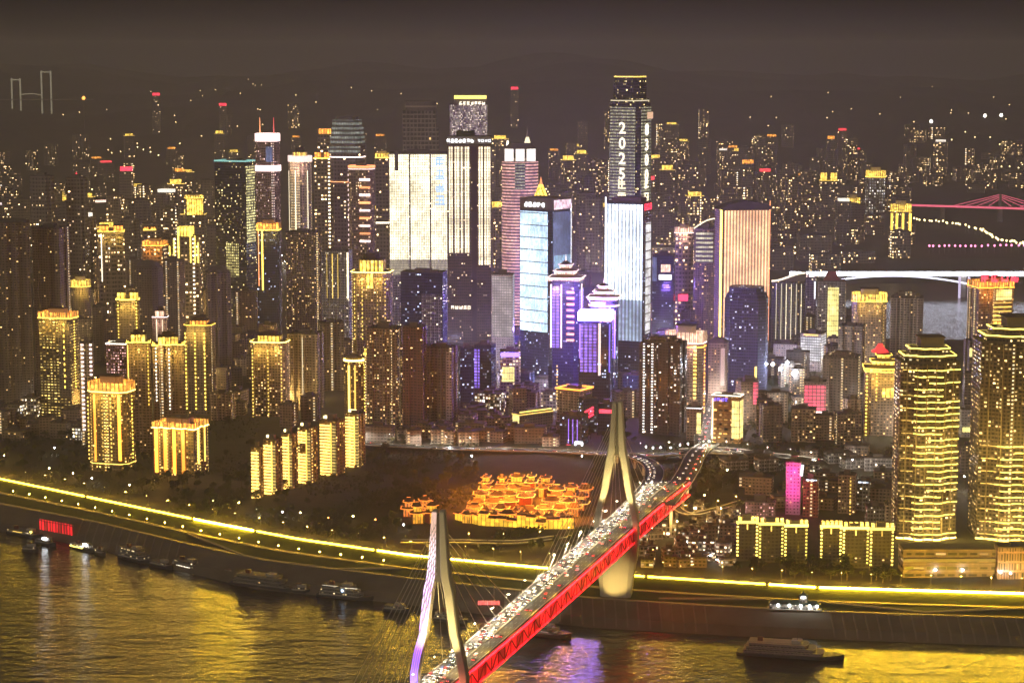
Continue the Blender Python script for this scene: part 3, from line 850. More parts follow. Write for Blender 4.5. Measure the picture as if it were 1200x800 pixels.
def posts(s, k, z, ht):
    b = MB(); p = sub(s.poly, k); n = len(p)
    for i in range(n):
        a, c = p[i], p[(i + 1) % n]; Lw = math.hypot(c[0] - a[0], c[1] - a[1]); m_ = max(1, int(Lw / 4.5))
        for j in range(m_):
            t = j / m_; b.bar((a[0] + (c[0] - a[0]) * t, a[1] + (c[1] - a[1]) * t, z), (a[0] + (c[0] - a[0]) * t, a[1] + (c[1] - a[1]) * t, z + ht), .9)
    return b.build('crown_posts', STONEW, s.root)
def wash(s, z, energy, col, out=7, n=1):  # added point lights without fixtures, brighten facade and crown
    for i in range(n):
        ld = bpy.data.lights.new('facade_fill_light', 'POINT'); ld.energy = energy; ld.color = col; ld.shadow_soft_size = 1.2
        o = bpy.data.objects.new('facade_fill_light', ld); COL.objects.link(o); o.parent = s.root
        o.location = ((-.5 + (i + .5) / n) * s.w, -s.d / 2 - out, z)
CREDIT = {'gold': (1, .66, .12), 'goldhot': (1, .66, .13), 'amber': (1, .34, .03), 'pinkw': (1, .6, .5), 'orange': (1, .36, .1)}
def crown(s, style, ht, mat='gold', led='gold'):
    h = s.h
    if mat in CREDIT and style in ('band', 'posts', 'drum', 'pagoda') and s.Y < 3300: wash(s, h - 9, 13000 if s.Y < 2700 else 9000, CREDIT[mat], 9, 2 if s.w > 26 else 1)
    if style == 'band':            # tall parapet glowing in place of floodlight, between stone posts with a set-back lit drum
        b = MB(); b.prism(sub(s.poly, 1.012), h - ht * .15, h + ht * .55, False); b.prism(sub(s.poly, .93)[::-1], h, h + ht * .55, False)
        b.build('crown', LEDS[led], s.root)
        band(s, 0, mat, .9, 1.05, z=h - ht * .2)
        b = MB(); b.prism(sub(s.poly, .97), h - .2, h + .2, True); b.prism(sub(s.poly, .5), h, h + ht, True)
        b.build('penthouse', STONEW, s.root)
        b = MB(); b.prism(sub(s.poly, .56), h + ht, h + ht + 1.0, True, True); b.build('penthouse_roof', TILE, s.root); posts(s, 1.03, h - ht * .1, ht * .75)
    elif style == 'posts':         # open lantern crown
        b = MB(); b.ring(sub(s.poly, 1.04), h, h + 1.2); b.build('light_band', L[mat], s.root)
        for (fx, fy, k) in ((-.28, 0, .34), (.28, 0, .34)):
            x0, x1 = s.w * (fx - k / 2), s.w * (fx + k / 2); y0, y1 = -s.d * .32, s.d * .32
            b = MB(); b.box(x0, x1, y0, y1, h, h + ht); b.build('crown', LEDS[led], s.root)
            b = MB(); b.box(x0 - .7, x1 + .7, y0 - .7, y1 + .7, h + ht, h + ht + 1.0); b.build('crown_roof', TILE, s.root)
    elif style == 'pagoda':
        w, d, z = s.w * 1.0, s.d * 1.0, h
        for i, (k, hh) in enumerate(((1.0, .34), (.62, .33), (.34, .33))):
            b = MB(); b.box(-w * k / 2, w * k / 2, -d * k / 2, d * k / 2, z, z + ht * hh * .45); b.build('lantern_storey', LEDS[led], s.root)
            b = MB(); e_ = b.hip(w * k, d * k, z + ht * hh * .45, ht * hh * .62, .3, w * .04, ht * .03); o = b.build('hip_roof', TILE, s.root)
            b = MB(); b.tube(e_ + [e_[0]], .8, .8); b.build('eave_light', L[mat], o)
            z += ht * hh
        b = MB(); b.cyl(0, 0, .5, .1, z, z + ht * .35, 6); b.build('finial', L[mat], s.root)
    elif style == 'dome':
        b = MB(); n = 6
        for i in range(n):
            t0, t1 = i / n * math.pi / 2, (i + 1) / n * math.pi / 2
            b.prism(sub(s.poly, .9 * math.cos(t0)), h + ht * math.sin(t0), h + ht * math.sin(t1), i == n - 1, False, poly2=sub(s.poly, max(.04, .9 * math.cos(t1))))
        b.build('dome_roof', PLANT, s.root)
    elif style == 'mast':
        b = MB(); b.cyl(0, 0, .8, .2, h, h + ht, 6); b.build('mast', METAL, s.root)
        b = MB(); b.cyl(0, 0, 1.1, 1.1, h + ht, h + ht + 1.6, 8); b.build('aviation_light', L['red'], s.root)
    elif style == 'drum':
        b = MB(); b.prism(sub(s.poly, .6), h, h + ht, True); b.build('crown', LEDS[led], s.root)
        b = MB(); b.prism(sub(s.poly, .66), h + ht, h + ht + 1.2, True, True); b.prism(sub(s.poly, .4), h + ht + 1.2, h + ht * 1.45 + 1.2, True); b.build('crown_roof', TILE, s.root)
        band(s, 0, mat, 1.0, 1.04, z=h); posts(s, .635, h, ht)
    elif style == 'step':
        for k, a, c in ((.8, 0, .5), (.55, .5, 1)):
            b = MB(); b.prism(sub(s.poly, k), h + ht * a, h + ht * c, True); b.build('setback', F_['dark'], s.root)
def glyph_mesh(n, size, mat, vertical):
    """marks too small to read in the photograph: blocks of strokes, one per character"""
    k = ('glyph', n, size, mat.name, vertical)
    if k in TXT: return TXT[k]
    rr = random.Random(n * 31 + int(size * 10)); b = MB(); st = size * .13
    for i in range(n):
        cx = 0 if vertical else (i - (n - 1) / 2) * size * 1.08
        cy = ((n - 1) / 2 - i) * size * 1.15 if vertical else 0
        for q in sorted(rr.sample((-.36, -.18, 0, .18, .36), 3)):
            l = rr.uniform(.55, .9) * size / 2; b.box(cx - l, cx + l, cy + q * size - st / 2, cy + q * size + st / 2, 0, .3)
        for q in rr.sample((-.3, 0, .3), 2):
            l = rr.uniform(.5, .9) * size / 2; b.box(cx + q * size - st / 2, cx + q * size + st / 2, cy - l, cy + l, .05, .35)
    me = b.mesh('letters', mat); TXT[k] = me
    return me
def sign(s, f, u, y, text, size, mat='white', vertical=False, out=1.0):
    o, a, n, Lw = face(s, f)
    me = glyph_mesh(text, size, L[mat], vertical) if isinstance(text, int) else text_mesh(text, size, L[mat], .15, vertical)
    P = o + a * (u * Lw) + n * out
    t = link('sign_letters', me, s.root, (P.x, P.y, zp(s, y)))
    t.rotation_euler = (math.pi / 2, 0, {'F': 0, 'R': math.pi / 2, 'L': -math.pi / 2}[f])
    return t
def roofsign(s, text, size, mat, z=2, u=.5, rz=0):
    me = glyph_mesh(text, size, L[mat], False)
    o = link('roof_sign', me, s.root, (-s.w / 2 + u * s.w, -s.d / 2 + 1, s.h + z + size * .4)); o.rotation_euler = (math.pi / 2, 0, 0)
    fr = MB(); hw = size * .54 * text
    fr.box(-hw, hw, .25, .5, -size * .4 - z, -size * .4 - z + .4)
    for k in (-.8, 0, .8): fr.box(hw * k - .1, hw * k + .1, .25, .5, -size * .4 - z, size * .4)
    k = fr.build('sign_frame', METAL, o); k.rotation_euler = (-math.pi / 2, 0, 0)

# ================================================================== the named towers, left to right
# --- far left
s = B('dark brown flats tower cut by the frame, bumpy roofline', -14, 38, 262, 2500, rz=12, plan='bay', fac='dark'); crown(s, 'dome', 5)
s = B('dark flats tower with a few bright upper windows beside the bumpy roofed one', 40, 80, 268, 2540, rz=-14, plan='bay', fac='dark')
s = B('plain unlit hazy twin slab, nearer the left frame edge', 36, 64, 207, 3400, rz=-8, plan='cross', fac='far2')
s = B('hazy slab tower with a red lamp on its mast', 78, 103, 209, 3450, rz=-8, plan='cross', fac='far2'); crown(s, 'mast', 6)
s = B('hazy block with amber crown and one pale light line down its left edge', 114, 148, 272, 3000, rz=10, plan='bay', fac='far'); crown(s, 'posts', 8, led='amber'); vstrip(s, 'F', .12, 274, 330, 'white', 1.2)
s = B('hazy tower with a small twin amber roof, far left district', 168, 184, 270, 3300, rz=10, fac='far'); crown(s, 'posts', 5, led='amber')
s = B('hazy tower with a wide amber crown band', 169, 196, 287, 3150, rz=-10, fac='far'); crown(s, 'band', 9, 'amber', 'amber')
s = B('stepped tower outlined by bright yellow vertical strips', 197, 234, 278, 3100, rz=0, plan='cross', fac='far')
for u, a in ((.06, 288), (.2, 280), (.34, 266), (.72, 266), (.86, 276), (.96, 284)): vstrip(s, 'F', u, a, 308, 'yellow', 2.0)
b = MB(); b.box(-s.w * .2, s.w * .25, -s.d * .3, s.d * .3, s.h, s.h + 14); b.build('setback', LEDS['gold'], s.root)
s = B('distant tower whose top storeys glow solid gold', 216, 240, 232, 3900, rz=14, fac='far'); panel(s, 'F', .05, .95, 234, 252, 'gold'); crown(s, 'band', 6)
s = B('dark tower topped by a curved glowing amber crown, left district', 81, 109, 335, 2900, rz=18, plan='round', fac='dark'); crown(s, 'band', 12, 'gold', 'gold')
s = B('unlit dark tower with a domed rooftop', 157, 192, 314, 2750, rz=-15, plan='cham', fac='dark'); crown(s, 'dome', 9)
s = B('dark block with scattered windows behind the domed rooftop tower', 192, 216, 306, 2900, rz=-15, fac='brown')
s = B('slab with zigzag golden window dashes under a broad amber crown', 47, 91, 372, 2440, rz=-14, ratio=.55, plan='rect', fac='zig'); crown(s, 'band', 9, 'gold', 'amber'); panel(s, 'F', .62, .98, 374, 465, F_['dark'], .3, 'dark_bay'); vstrip(s, 'R', .5, 376, 455, 'gold', 1.2, 3.3); vstrip(s, 'F', .8, 378, 455, 'gold', 1.2, 6.6)
s = B('slim tower with paired golden lanterns and dotted edge lights', 136, 165, 352, 2620, rz=8, plan='cross', fac='dark'); crown(s, 'posts', 9)
for u in (.08, .88): vstrip(s, 'F', u, 354, 400, 'gold', 1.4, 4)
s = B('slim tower with a rosy white crown above two thin pale lines', 179, 196, 372, 2720, fac='dark'); crown(s, 'drum', 8, 'pinkw', 'rosylamp'); vstrip(s, 'F', .3, 374, 402, 'cream', .9); vstrip(s, 'F', .7, 374, 402, 'cream', .9)
s = B('narrow building with two pinkish white beaded light columns', 94, 110, 402, 2280, rz=6, fac='beige'); vstrip(s, 'F', .2, 402, 504, 'pinkw', 3.0, 4.6); vstrip(s, 'F', .85, 402, 440, 'pinkw', 2.6, 4.6)
s = B('pink gridded block with a white line along its roof edge', 126, 163, 404, 2330, rz=-10, ratio=.6, fac='pink'); band(s, 404, 'white', 1.2, 1.02)
s = B('tall flats with golden rooftop lantern, left one of an adjoining pair', 148, 178, 402, 2240, rz=8, plan='bay', fac='brown'); crown(s, 'drum', 8, 'gold', 'gold'); vstrip(s, 'F', .05, 404, 470, 'gold2', 1.0); vstrip(s, 'F', .9, 404, 475, 'gold', 1.0, 4)
s = B('tall flats with golden rooftop lantern, right one of an adjoining pair', 178, 218, 405, 2260, rz=8, plan='bay', fac='brown'); crown(s, 'drum', 8, 'gold', 'gold')
for u in (.1, .52): vstrip(s, 'F', u, 407, 470 if u < .3 else 480, 'white', 1.0, 4)
s = B('dark flats with dotted golden columns under a thin gold rim', 216, 253, 382, 2400, rz=-10, plan='cham', fac='dark'); crown(s, 'drum', 5, 'gold', 'amber')
for u in (.1, .45, .8): vstrip(s, 'F', u, 388, 480, 'gold', 1.2, 4.5)
s = B('unlit dark flats behind the rim lit dotted tower', 240, 272, 320, 2700, rz=14, plan='bay', fac='dark'); crown(s, 'dome', 8)
s = B('brown tower with orange light columns and broad orange crown beside the park', 103, 160, 458, yb=553, rz=-16, ratio=.7, plan='cham', fac='gold'); crown(s, 'band', 13, 'goldhot', 'amber')
vstrip(s, 'F', .22, 463, 542, 'amber', 2.2); vstrip(s, 'F', .86, 463, 540, 'amber', 3.2); vstrip(s, 'R', .55, 466, 540, 'gold', 1.0, 4); band(s, 545, 'gold2', 1.0, 1.01)
for u in (.05, .42, .52, .64): vstrip(s, 'F', u, 466, 540, 'gold2', 1.2, 4.2)
s = B('squat block washed by broad orange light columns', 181, 243, 502, yb=560, rz=-18, ratio=.7, plan='bay', fac='gold'); crown(s, 'band', 8, 'goldhot', 'amber')
for u in (.08, .3, .52, .74): vstrip(s, 'F', u, 504, 556, 'amber', 3.4)
vstrip(s, 'R', .3, 504, 545, 'gold', 2.2); vstrip(s, 'R', .75, 504, 545, 'gold2', 2.2)
# --- the middle left
s = B('flats with dotted facade and thin golden oval crown', 294, 340, 402, 2380, rz=-8, ratio=.7, plan='cham', fac='resi'); crown(s, 'drum', 7, 'goldhot', 'gold')
for u in (.08, .52, .9): vstrip(s, 'F', u, 408, 490, 'gold2', 1.1, 4)
s = B('plain beige flats with one pale vertical rib', 338, 379, 392, 2420, rz=-10, plan='bay', fac='beige'); vstrip(s, 'F', .5, 396, 480, 'cream', .5)
s = B('dark flats standing behind the beige ribbed slab', 372, 404, 379, 2560, rz=10, plan='bay', fac='dark')
s = B('yellow washed tower under an arched golden crown', 402, 428, 424, 2310, rz=-6, plan='round', fac='gold'); crown(s, 'dome', 8); band(s, 424, 'goldhot', 2.0, 1.03); vstrip(s, 'F', .32, 428, 500, 'yellow', 2.0); vstrip(s, 'F', .62, 428, 500, 'gold2', 1.6)
vstrip(s, 'R', .5, 430, 500, 'gold', 1.0, 4)
s = B('brown flats with two little golden lanterns on the roof', 426, 446, 416, 2340, plan='cross', fac='resi'); crown(s, 'posts', 7); vstrip(s, 'F', .9, 420, 500, 'gold2', 1, 4)
s = B('big flats tower with scattered warm windows, no crown', 430, 473, 386, 2300, rz=-12, plan='bay', fac='resi')
s = B('unlit reddish brown slab beside the warm windowed flats', 472, 500, 384, 2290, rz=-12, plan='bay', fac=FAC('facade_maroon_flats', (.20, .11, .09), .05, es=1.2))
s = B('dark slab with a pale mauve right edge', 500, 536, 408, 2310, rz=-14, plan='bay', fac='dark'); panel(s, 'F', .78, .99, 412, 492, FAC('facade_mauve_tile', (.48, .40, .42), .04), .5, 'pale_bay')
s = B('small dark block tinged violet, left of the bright shops', 537, 556, 408, 2420, rz=10, fac='bluedk')
s = B('violet tinged slab with white edge, left of the bright shops', 556, 581, 405, 2480, rz=-18, fac='bluedk'); panel(s, 'F', .0, .3, 410, 456, 'purple')
s = B('crowned dark tower with golden pendant lights and roof rim', 412, 461, 320, 2500, rz=-6, plan='cham', fac='resi'); crown(s, 'drum', 14, 'goldhot', 'gold'); panel(s, 'F', .42, .58, 322, 338, 'gold')
for u in (.1, .3, .7, .9): vstrip(s, 'F', u, 326, 398, 'gold2', 1.1, 5)
s = B('blue grey office with pale gridded lower half', 470, 524, 320, 2620, rz=-10, ratio=.5, plan='rect', fac='bluedk', name='office_tower'); panel(s, 'F', .5, .98, 345, 402, F_['grey'], .5, 'pale_bay')
# golden stepped flats
STEP = [('lowest, at the left end of the row', 295, 306, 525, 1), ('second up the slope from the left end', 309, 328, 516, 0), ('third up the slope, under a long roof sign', 330, 346, 509, 0), ('fourth up the slope, with a broken light column', 349, 369, 502, 0), ('fifth up the slope, left of the tallest', 375, 401, 494, 0), ('topmost, at the right end of the row', 405, 425, 486, 0)]
for i, (lb, x0, x1, yt, _) in enumerate(STEP):
    ybase = 585 - (x0 - 295) * .33
    s = B('golden balcony lit flats, ' + lb, x0, x1 + 3, yt, yb=ybase, rz=-24, ratio=.9, plan='bay', fac='gold', group='stepped row of golden flats', name='flats_block', cat='flats')
    n = int((s.h - 4) / 3.1); bal = MB(); fbox(bal, s, 'F', .04, .62 if i else .92, 0, 1.6, 1.1, 0)
    me = bal.mesh('lit_balcony', EM('balcony_light', (1, .58, .12), 3.4))
    for k in range(n):
        if i == 3 and 9 < k < 13: continue
        link('lit_balcony', me, s.root, (0, 0, 3 + k * 3.1))
    vstrip(s, 'F', .68, yt + 2, ybase - 4, 'gold2', 1.0); panel(s, 'F', .74, .96, yt + 5, ybase - 3, 'goldflat')
    if i: 
        b = MB(); b.box(-s.w * .45, s.w * .1, -s.d * .1, s.d * .1, s.h + 1.2, s.h + 3.6); b.build('roof_lightbox', EM('roof_lightbox', (1, .78, .35), 4), s.root)
# --- left skyscrapers
s = B('dark glass skyscraper with a yellow lit right edge and teal roof line', 252, 299, 190, 3100, rz=-22, ratio=.6, plan='rect', fac='glass', name='office_tower'); band(s, 190, 'teal', 2.0, 1.02)
panel(s, 'R', .1, .9, 194, 285, LED('yellowish_rooms', (.9, .8, .3), (1, .9, .4), 1.3, 3.2, .6, 4, .6, .02, 1.7, .05)); panel(s, 'F', .35, .75, 285, 325, LEDS.setdefault('yr2', LED('yellow_rooms_low', (.9, .75, .2), (1, .85, .35), 1.0, 3.2, .6, 4, .6, .02, 1.7, .05)))
s = B('tower with two lit white collars and a pair of red antennas', 299, 329, 166, 3300, rz=-12, plan='cham', fac=FAC('facade_rosy_office', (.30, .20, .19), .25, (1, .6, .5), (1, .85, .7), es=1.0, cw=3, ch=4, col=.25), name='office_tower')
band(s, 166, 'pinkw', 12, 1.02); band(s, 201, 'pinkw', 9, 1.07)
for dx in (-.35, .3):
    b = MB(); b.cyl(s.w * dx, 0, .9, .4, s.h + 10, s.h + 36, 6); b.build('antenna', L['orange'] if dx < 0 else EM('antenna_red', (1, .06, .06), 1.2), s.root)
panel(s, 'F', .55, .85, 172, 190, 'dimblue'); 
s = B('slim tower with amber hat and one golden vertical line, before the red antennas', 301, 327, 268, 2980, fac='bluedk'); crown(s, 'band', 12, 'gold', 'amber'); vstrip(s, 'F', .25, 270, 340, 'gold', 2.0); vstrip(s, 'F', .08, 270, 335, 'orange', 1.0)
s = B('tower under a wide white oval crown with small golden lantern', 337, 367, 190, 3200, rz=-8, plan='round', fac=FAC('facade_banded_pale', (.40, .33, .27), .16, es=1.0, cw=3, ch=4, col=.28, pier=6), name='office_tower'); crown(s, 'drum', 14, 'pinkw', 'gold'); band(s, 190, 'pinkw', 9, 1.06)
for u in (.1, .38, .92): vstrip(s, 'F', u, 200, 300, 'cream', 1.1)
s = B('hazy block with small orange roof, between the white oval crown and the mesh top', 368, 388, 186, 3500, fac='far'); crown(s, 'posts', 10, led='amber'); b = MB(); b.box(-s.w * .3, s.w * .5, -5, 5, s.h, s.h + 48); b.build('setback', F_['far2'], s.root)
b = MB(); b.box(-s.w * .2, s.w * .5, -5.5, 5.5, s.h + 40, s.h + 48); b.build('light_panel', LEDS['amber'], s.root)
s = B('dark tower with tiered bullet top of grey green mesh', 386, 429, 170, 3300, rz=-10, plan='cham', fac='far2', name='office_tower')
for k, y0, y1 in ((.98, 170, 160), (.92, 160, 150), (.84, 150, 141)):
    b = MB(); b.prism(sub(s.poly, k), zp(s, y0), zp(s, y1), True); b.build('mesh_tier', LEDS['green'], s.root)
b = MB(); b.prism(sub(s.poly, .62), zp(s, 141), zp(s, 137), True); b.build('mesh_tier', PLANT, s.root); panel(s, 'F', .0, 1, 172, 180, 'green'); band(s, 185, 'pinkw', 1.4, 1.02); band(s, 214, 'orange', 1.4, 1.02)
s = B('tower with rosy white stacked balcony lines down its right side', 408, 440, 197, 3000, rz=-10, plan='cham', fac=FAC('facade_warm_brown_office', (.24, .17, .13), .3, (1, .6, .3), (1, .8, .5), es=1.1, cw=3, ch=4), name='office_tower'); band(s, 197, 'orange', 3, 1.04); band(s, 199, 'pinkw', 1.5, 1.02)
for i in range(9):
    b = MB(); fbox(b, s, 'F', .5, .95, zp(s, 212 + i * 9), zp(s, 209.5 + i * 9), 1.2); b.build('light_strip', L['orange'] if i % 2 else L['pinkw'], s.root)
vstrip(s, 'F', .03, 200, 300, 'pinkw', 1.2, 7)
s = B('dark gridded flats, flat topped, before the white oval crown tower', 336, 377, 273, 2850, rz=-12, plan='bay', fac=F_['resi'])
s = B('pale grey ribbed slab with a bright right edge', 377, 413, 294, 2800, rz=-14, ratio=.4, fac='grey', name='office_tower'); vstrip(s, 'F', .96, 296, 350, 'cream', 2.2); [vstrip(s, 'F', u, 298, 350, 'gold2', .5) for u in (.2, .4, .6)]
s = B('thin hazy tower with golden top, left of the cream slab', 440, 457, 184, 3600, fac='far'); crown(s, 'band', 10)
s = B('hazy tower showing a white light line, just left of the cream slab', 441, 456, 260, 3300, fac='far2'); band(s, 262, 'white', 2.5, 1.05)
# --- centre
s = B('broad cream glowing slab with blue writing on its right panel', 456, 525, 180, 2900, ratio=.45, fac='grey', name='office_tower')
for u0, u1 in ((.01, .335), (.365, .685), (.715, .99)): panel(s, 'F', u0, u1, 181, 304, 'cream', .8); panel(s, 'F', u0, u1, 304, 322, LED('cream_facade_glow_low', (1, .8, .5), (1, .9, .7), .55, 1.6, .6, 3.6, .8, .5, .6, .03), .8)
sign(s, 'F', .86, 212, 4, 15, 'skyblue', True, 1.3)
b = MB(); fbox(b, s, 'F', .1, .16, zp(s, 200), zp(s, 176), 2.2); b.build('facade_cradle', PLANT, s.root)
s = B('unfinished looking dark gridded tower with a rounded cap, behind the cream slab', 472, 514, 150, 3200, fac=FAC('facade_bare_grid', (.30, .26, .20), .015, es=1, cw=5.5, ch=6.5, ww=.72, wh=.7, glass=(.06, .055, .05), grough=.8), name='office_tower', ratio=.6, roof=False)
b = MB(); b.box(-s.w / 2, s.w * .42, -s.d / 2, s.d / 2, s.h, zp(s, 130)); b.build('setback', bpy.data.materials['facade_bare_grid'], s.root)
b = MB(); b.prism(sub(plan_poly('bow', s.w * .86, s.d), 1), zp(s, 130), zp(s, 119), True); b.build('cap', PLANT, s.root); b = MB(); b.prism(sub(plan_poly('bow', s.w * .88, s.d * 1.02), 1), zp(s, 126), zp(s, 124), True, True); b.build('cap_rim', STONEW, s.root)
s = B('cream windowed tower with a golden line along its flat top', 527, 571, 123, 3060, rz=0, ratio=.6, fac=FAC('facade_cream_rooms', (.45, .38, .32), .8, (1, .75, .55), (1, .9, .75), es=.75, cw=1.6, ch=2.5, ww=.6, wh=.6), name='office_tower')
b = MB(); b.box(-s.w * .38, s.w * .48, -s.d * .4, s.d * .3, s.h, zp(s, 116)); b.build('plant_room', PLANT, s.root)
b = MB(); b.box(-s.w * .38, s.w * .48, -s.d * .45, -s.d * .4, zp(s, 116), zp(s, 112)); b.build('light_strip', L['yellow'], s.root); sign(s, 'F', .6, 121, 7, 5, 'white')
s = B('brown skyscraper with cream vertical bands below a row of white roof letters', 524, 576, 170, 2800, rz=0, ratio=.7, plan='rect', fac=FAC('facade_brown_tower', (.11, .075, .07), .07, (1, .7, .4), (.9, .9, 1), es=1.6, cw=2.6, ch=3.8, ww=.6), name='office_tower')
b = MB(); b.prism(sub(s.poly, 1.0), s.h, zp(s, 160), True); b.build('crown', PLANT, s.root)
sign(s, 'F', .30, 165, 7, 4.8, 'whitehot', False, 1.5); sign(s, 'F', .84, 165, 4, 4.2, 'whitehot', False, 1.5)
for u0, u1 in ((.04, .12), (.17, .28), (.31, .36), (.40, .50), (.71, .80), (.84, .97)): panel(s, 'F', u0, u1, 172, 296 if u0 < .5 else 310, 'brown', 1.4)
panel(s, 'F', .56, .66, 172, 400, 'glassgap' if 'glassgap' in LEDS else MAT('dark_recess', (.05, .03, .05), .4), .3, 'recess')
b = MB(); b.box(-s.w * .3, s.w * .12, -s.d * .2, s.d * .2, zp(s, 160), zp(s, 154)); b.build('roof_garden', MAT('roof_garden', (.06, .09, .03), .9), s.root)
sign(s, 'F', .3, 360, 5, 5, 'white')
s = B('rosy striped round tower crowned by three white lanterns and a spire', 588, 631, 190, 3000, plan='round', fac=LEDS['redrow'], name='office_tower')
for dx in (-.3, 0, .3):
    b = MB(); b.box(s.w * (dx - .12), s.w * (dx + .12), -s.d * .46 + abs(dx) * 5, s.d * .2, s.h + 1, s.h + 18); b.build('lantern', EM('white_lantern', (1, .92, .8), 1.5), s.root)
b = MB(); b.prism(sub(s.poly, .9), s.h + 18, s.h + 26, True, poly2=sub(s.poly, .6)); b.build('crown', PLANT, s.root)
b = MB(); b.cyl(s.w * .2, 0, 2.4, .3, s.h + 26, zp(s, 150), 8); b.build('spire', STONEW, s.root); b = MB(); b.cyl(s.w * .2, 0, 5, 2, s.h + 24, s.h + 34, 8); b.build('spire_light', L['cream'], s.root)
b = MB(); b.cyl(-s.w * .34, 0, 2, 1, s.h + 22, s.h + 29, 8); b.build('roof_light', L['white'], s.root)
panel(s, 'F', .36, .64, 192, 222, 'tallg', 1.2); panel(s, 'F', .05, .3, 208, 213, 'white', -1.0) if 0 else None
s = B('blue white media facade tower of two glazed faces with a roof sign', 609, 670, 247, 2600, rz=-40, ratio=.75, fac='bluedk', name='office_tower')
panel(s, 'F', .02, .86, 249, 390, 'bluew', .7); panel(s, 'R', .06, .97, 249, 380, 'dimblue', .7)
b = MB(); b.prism(sub(s.poly, 1.0), s.h, zp(s, 233), True); b.build('crown', PLANT, s.root)
sign(s, 'F', .46, 241, 5, 6.2, 'whitehot', out=.9); panel(s, 'R', .1, .95, 235, 246, LED('rosy_top_sign', (1, .6, .7), (1, .8, .9), 1.4, 2.4, .7, 0, 1, .3, .7, .1), .8); vstrip(s, 'R', .96, 240, 370, 'whitehot', 1.2); panel(s, 'R', .08, .94, 300, 372, LED('pale_blue_wash', (.25, .5, .8), (.5, .75, 1), .9, 2.2, .6, 0, 1, .4, .6, .02), .75)
s = B('dark tower with a golden lit pyramid and red finial', 622, 646, 236, 2760, fac='bluedk', ratio=1)
b = MB(); b.prism(sub(s.poly, .82), s.h, zp(s, 217), True, poly2=sub(s.poly, .2)); b.build('pyramid_roof', LEDS['gold'], s.root); b = MB(); b.cyl(0, 0, 2.2, .3, zp(s, 217), zp(s, 208), 6); b.build('finial', L['orange'], s.root)
s = B('tallest skyscraper, dark and stepped, with large numerals lit down two faces', 710, 766, 122, 2820, rz=-30, ratio=.85, plan='cham', fac='glass', name='skyscraper')
panel(s, 'F', .12, .88, 126, 400, 'tallg', .5); panel(s, 'R', .15, .85, 126, 400, 'tallg', .5)
for k, y0, y1 in ((.92, 122, 116), (.80, 116, 97), (.76, 97, 89)):
    b = MB(); b.prism(sub(s.poly, k), zp(s, y0), zp(s, y1), True); b.build('setback', F_['glass'], s.root)
band(s, 119, 'cream', 1.4, .94); b = MB(); b.ring(sub(s.poly, .78), zp(s, 91), zp(s, 89.5)); b.build('light_band', L['gold2'], s.root)
sign(s, 'F', .5, 178, '2025', 21, 'white', True, 1.2); sign(s, 'R', .5, 180, '8300', 21, 'white', True, 1.2); sign(s, 'F', .5, 224, 2, 15, 'cream', True, 1.2); sign(s, 'R', .5, 225, 2, 14, 'cream', True, 1.2)
panel(s, 'R', .55, .95, 132, 140, EM('peach_screen', (1, .6, .35), .9), .8, 'screen')
s = B('white line lit tower with pink roof sign before the tallest skyscraper', 709, 763, 238, 2600, rz=-22, ratio=.55, fac='bluedk', name='office_tower')
panel(s, 'F', .0, .97, 240, 352, 'white', .8); panel(s, 'F', .0, .97, 352, 400, LED('pale_line_facade_low', (.40, .55, .9), (.7, .85, 1), .75, 4.6, .52, 0, 1, .35, .5, .02), .8); vstrip(s, 'F', .01, 232, 345, 'whitehot', 1.6); panel(s, 'R', .3, .95, 262, 392, LED('slanting_white_screen', (.8, .82, .85), (1, 1, 1), .85, 0, 1, 11, .85, .2, .6, .04), .8)
b = MB(); b.box(-s.w * .35, s.w * .4, -s.d * .4, s.d * .4, s.h, s.h + 6); b.build('plant_room', MAT('violet_plant', (.2, .14, .2), .8), s.root); sign(s, 'R', .5, 243, 3, 9, 'red', out=.9); sign(s, 'F', .5, 244, 4, 7, 'pinkw', out=1.0)
# --- violet lit cluster
s = B('violet lit tower with a rosy tiered pagoda roof', 641, 685, 330, 2460, rz=-14, plan='cham', fac='bluedk'); crown(s, 'pagoda', 22, 'pinkw', 'rosylamp')
for f, u in (('F', .12), ('F', .45), ('R', .5)): vstrip(s, f, u, 334, 408, 'pinkw', 1.2)
for i in range(9):
    b = MB(); fbox(b, s, 'F', .62, .86, zp(s, 344 + i * 7), zp(s, 341.5 + i * 7), 1.0); b.build('light_strip', L['orange'], s.root)
panel(s, 'F', .16, .40, 336, 408, 'purple'); panel(s, 'R', .1, .9, 340, 405, 'purple', .3)
s = B('round violet lit tower with a stepped rosy pagoda roof', 688, 727, 352, 2430, rz=-10, plan='round', fac='bluedk'); crown(s, 'pagoda', 18, 'pinkw', 'rosylamp'); band(s, 360, 'pinkw', 1.5, 1.05); panel(s, 'F', .1, .6, 354, 359, 'red', .5)
vstrip(s, 'F', .93, 364, 420, 'violet', 1.6); panel(s, 'F', .62, .88, 364, 420, 'purple', -3)
s = B('dark blue block below a dazzling violet white band', 678, 718, 376, 2380, rz=-8, ratio=.7, fac='bluedk', name='office_tower'); band(s, 376, EM('violet_white_band', (.30, .13, 1), 200.0), 9.5, 1.05); vstrip(s, 'F', .66, 379, 440, 'pinkw', 2.6); panel(s, 'F', .04, .6, 380, 436, 'purple', .4); vstrip(s, 'F', .03, 380, 420, 'violet', 1.5); vstrip(s, 'F', .98, 380, 436, 'blue', 1.2)
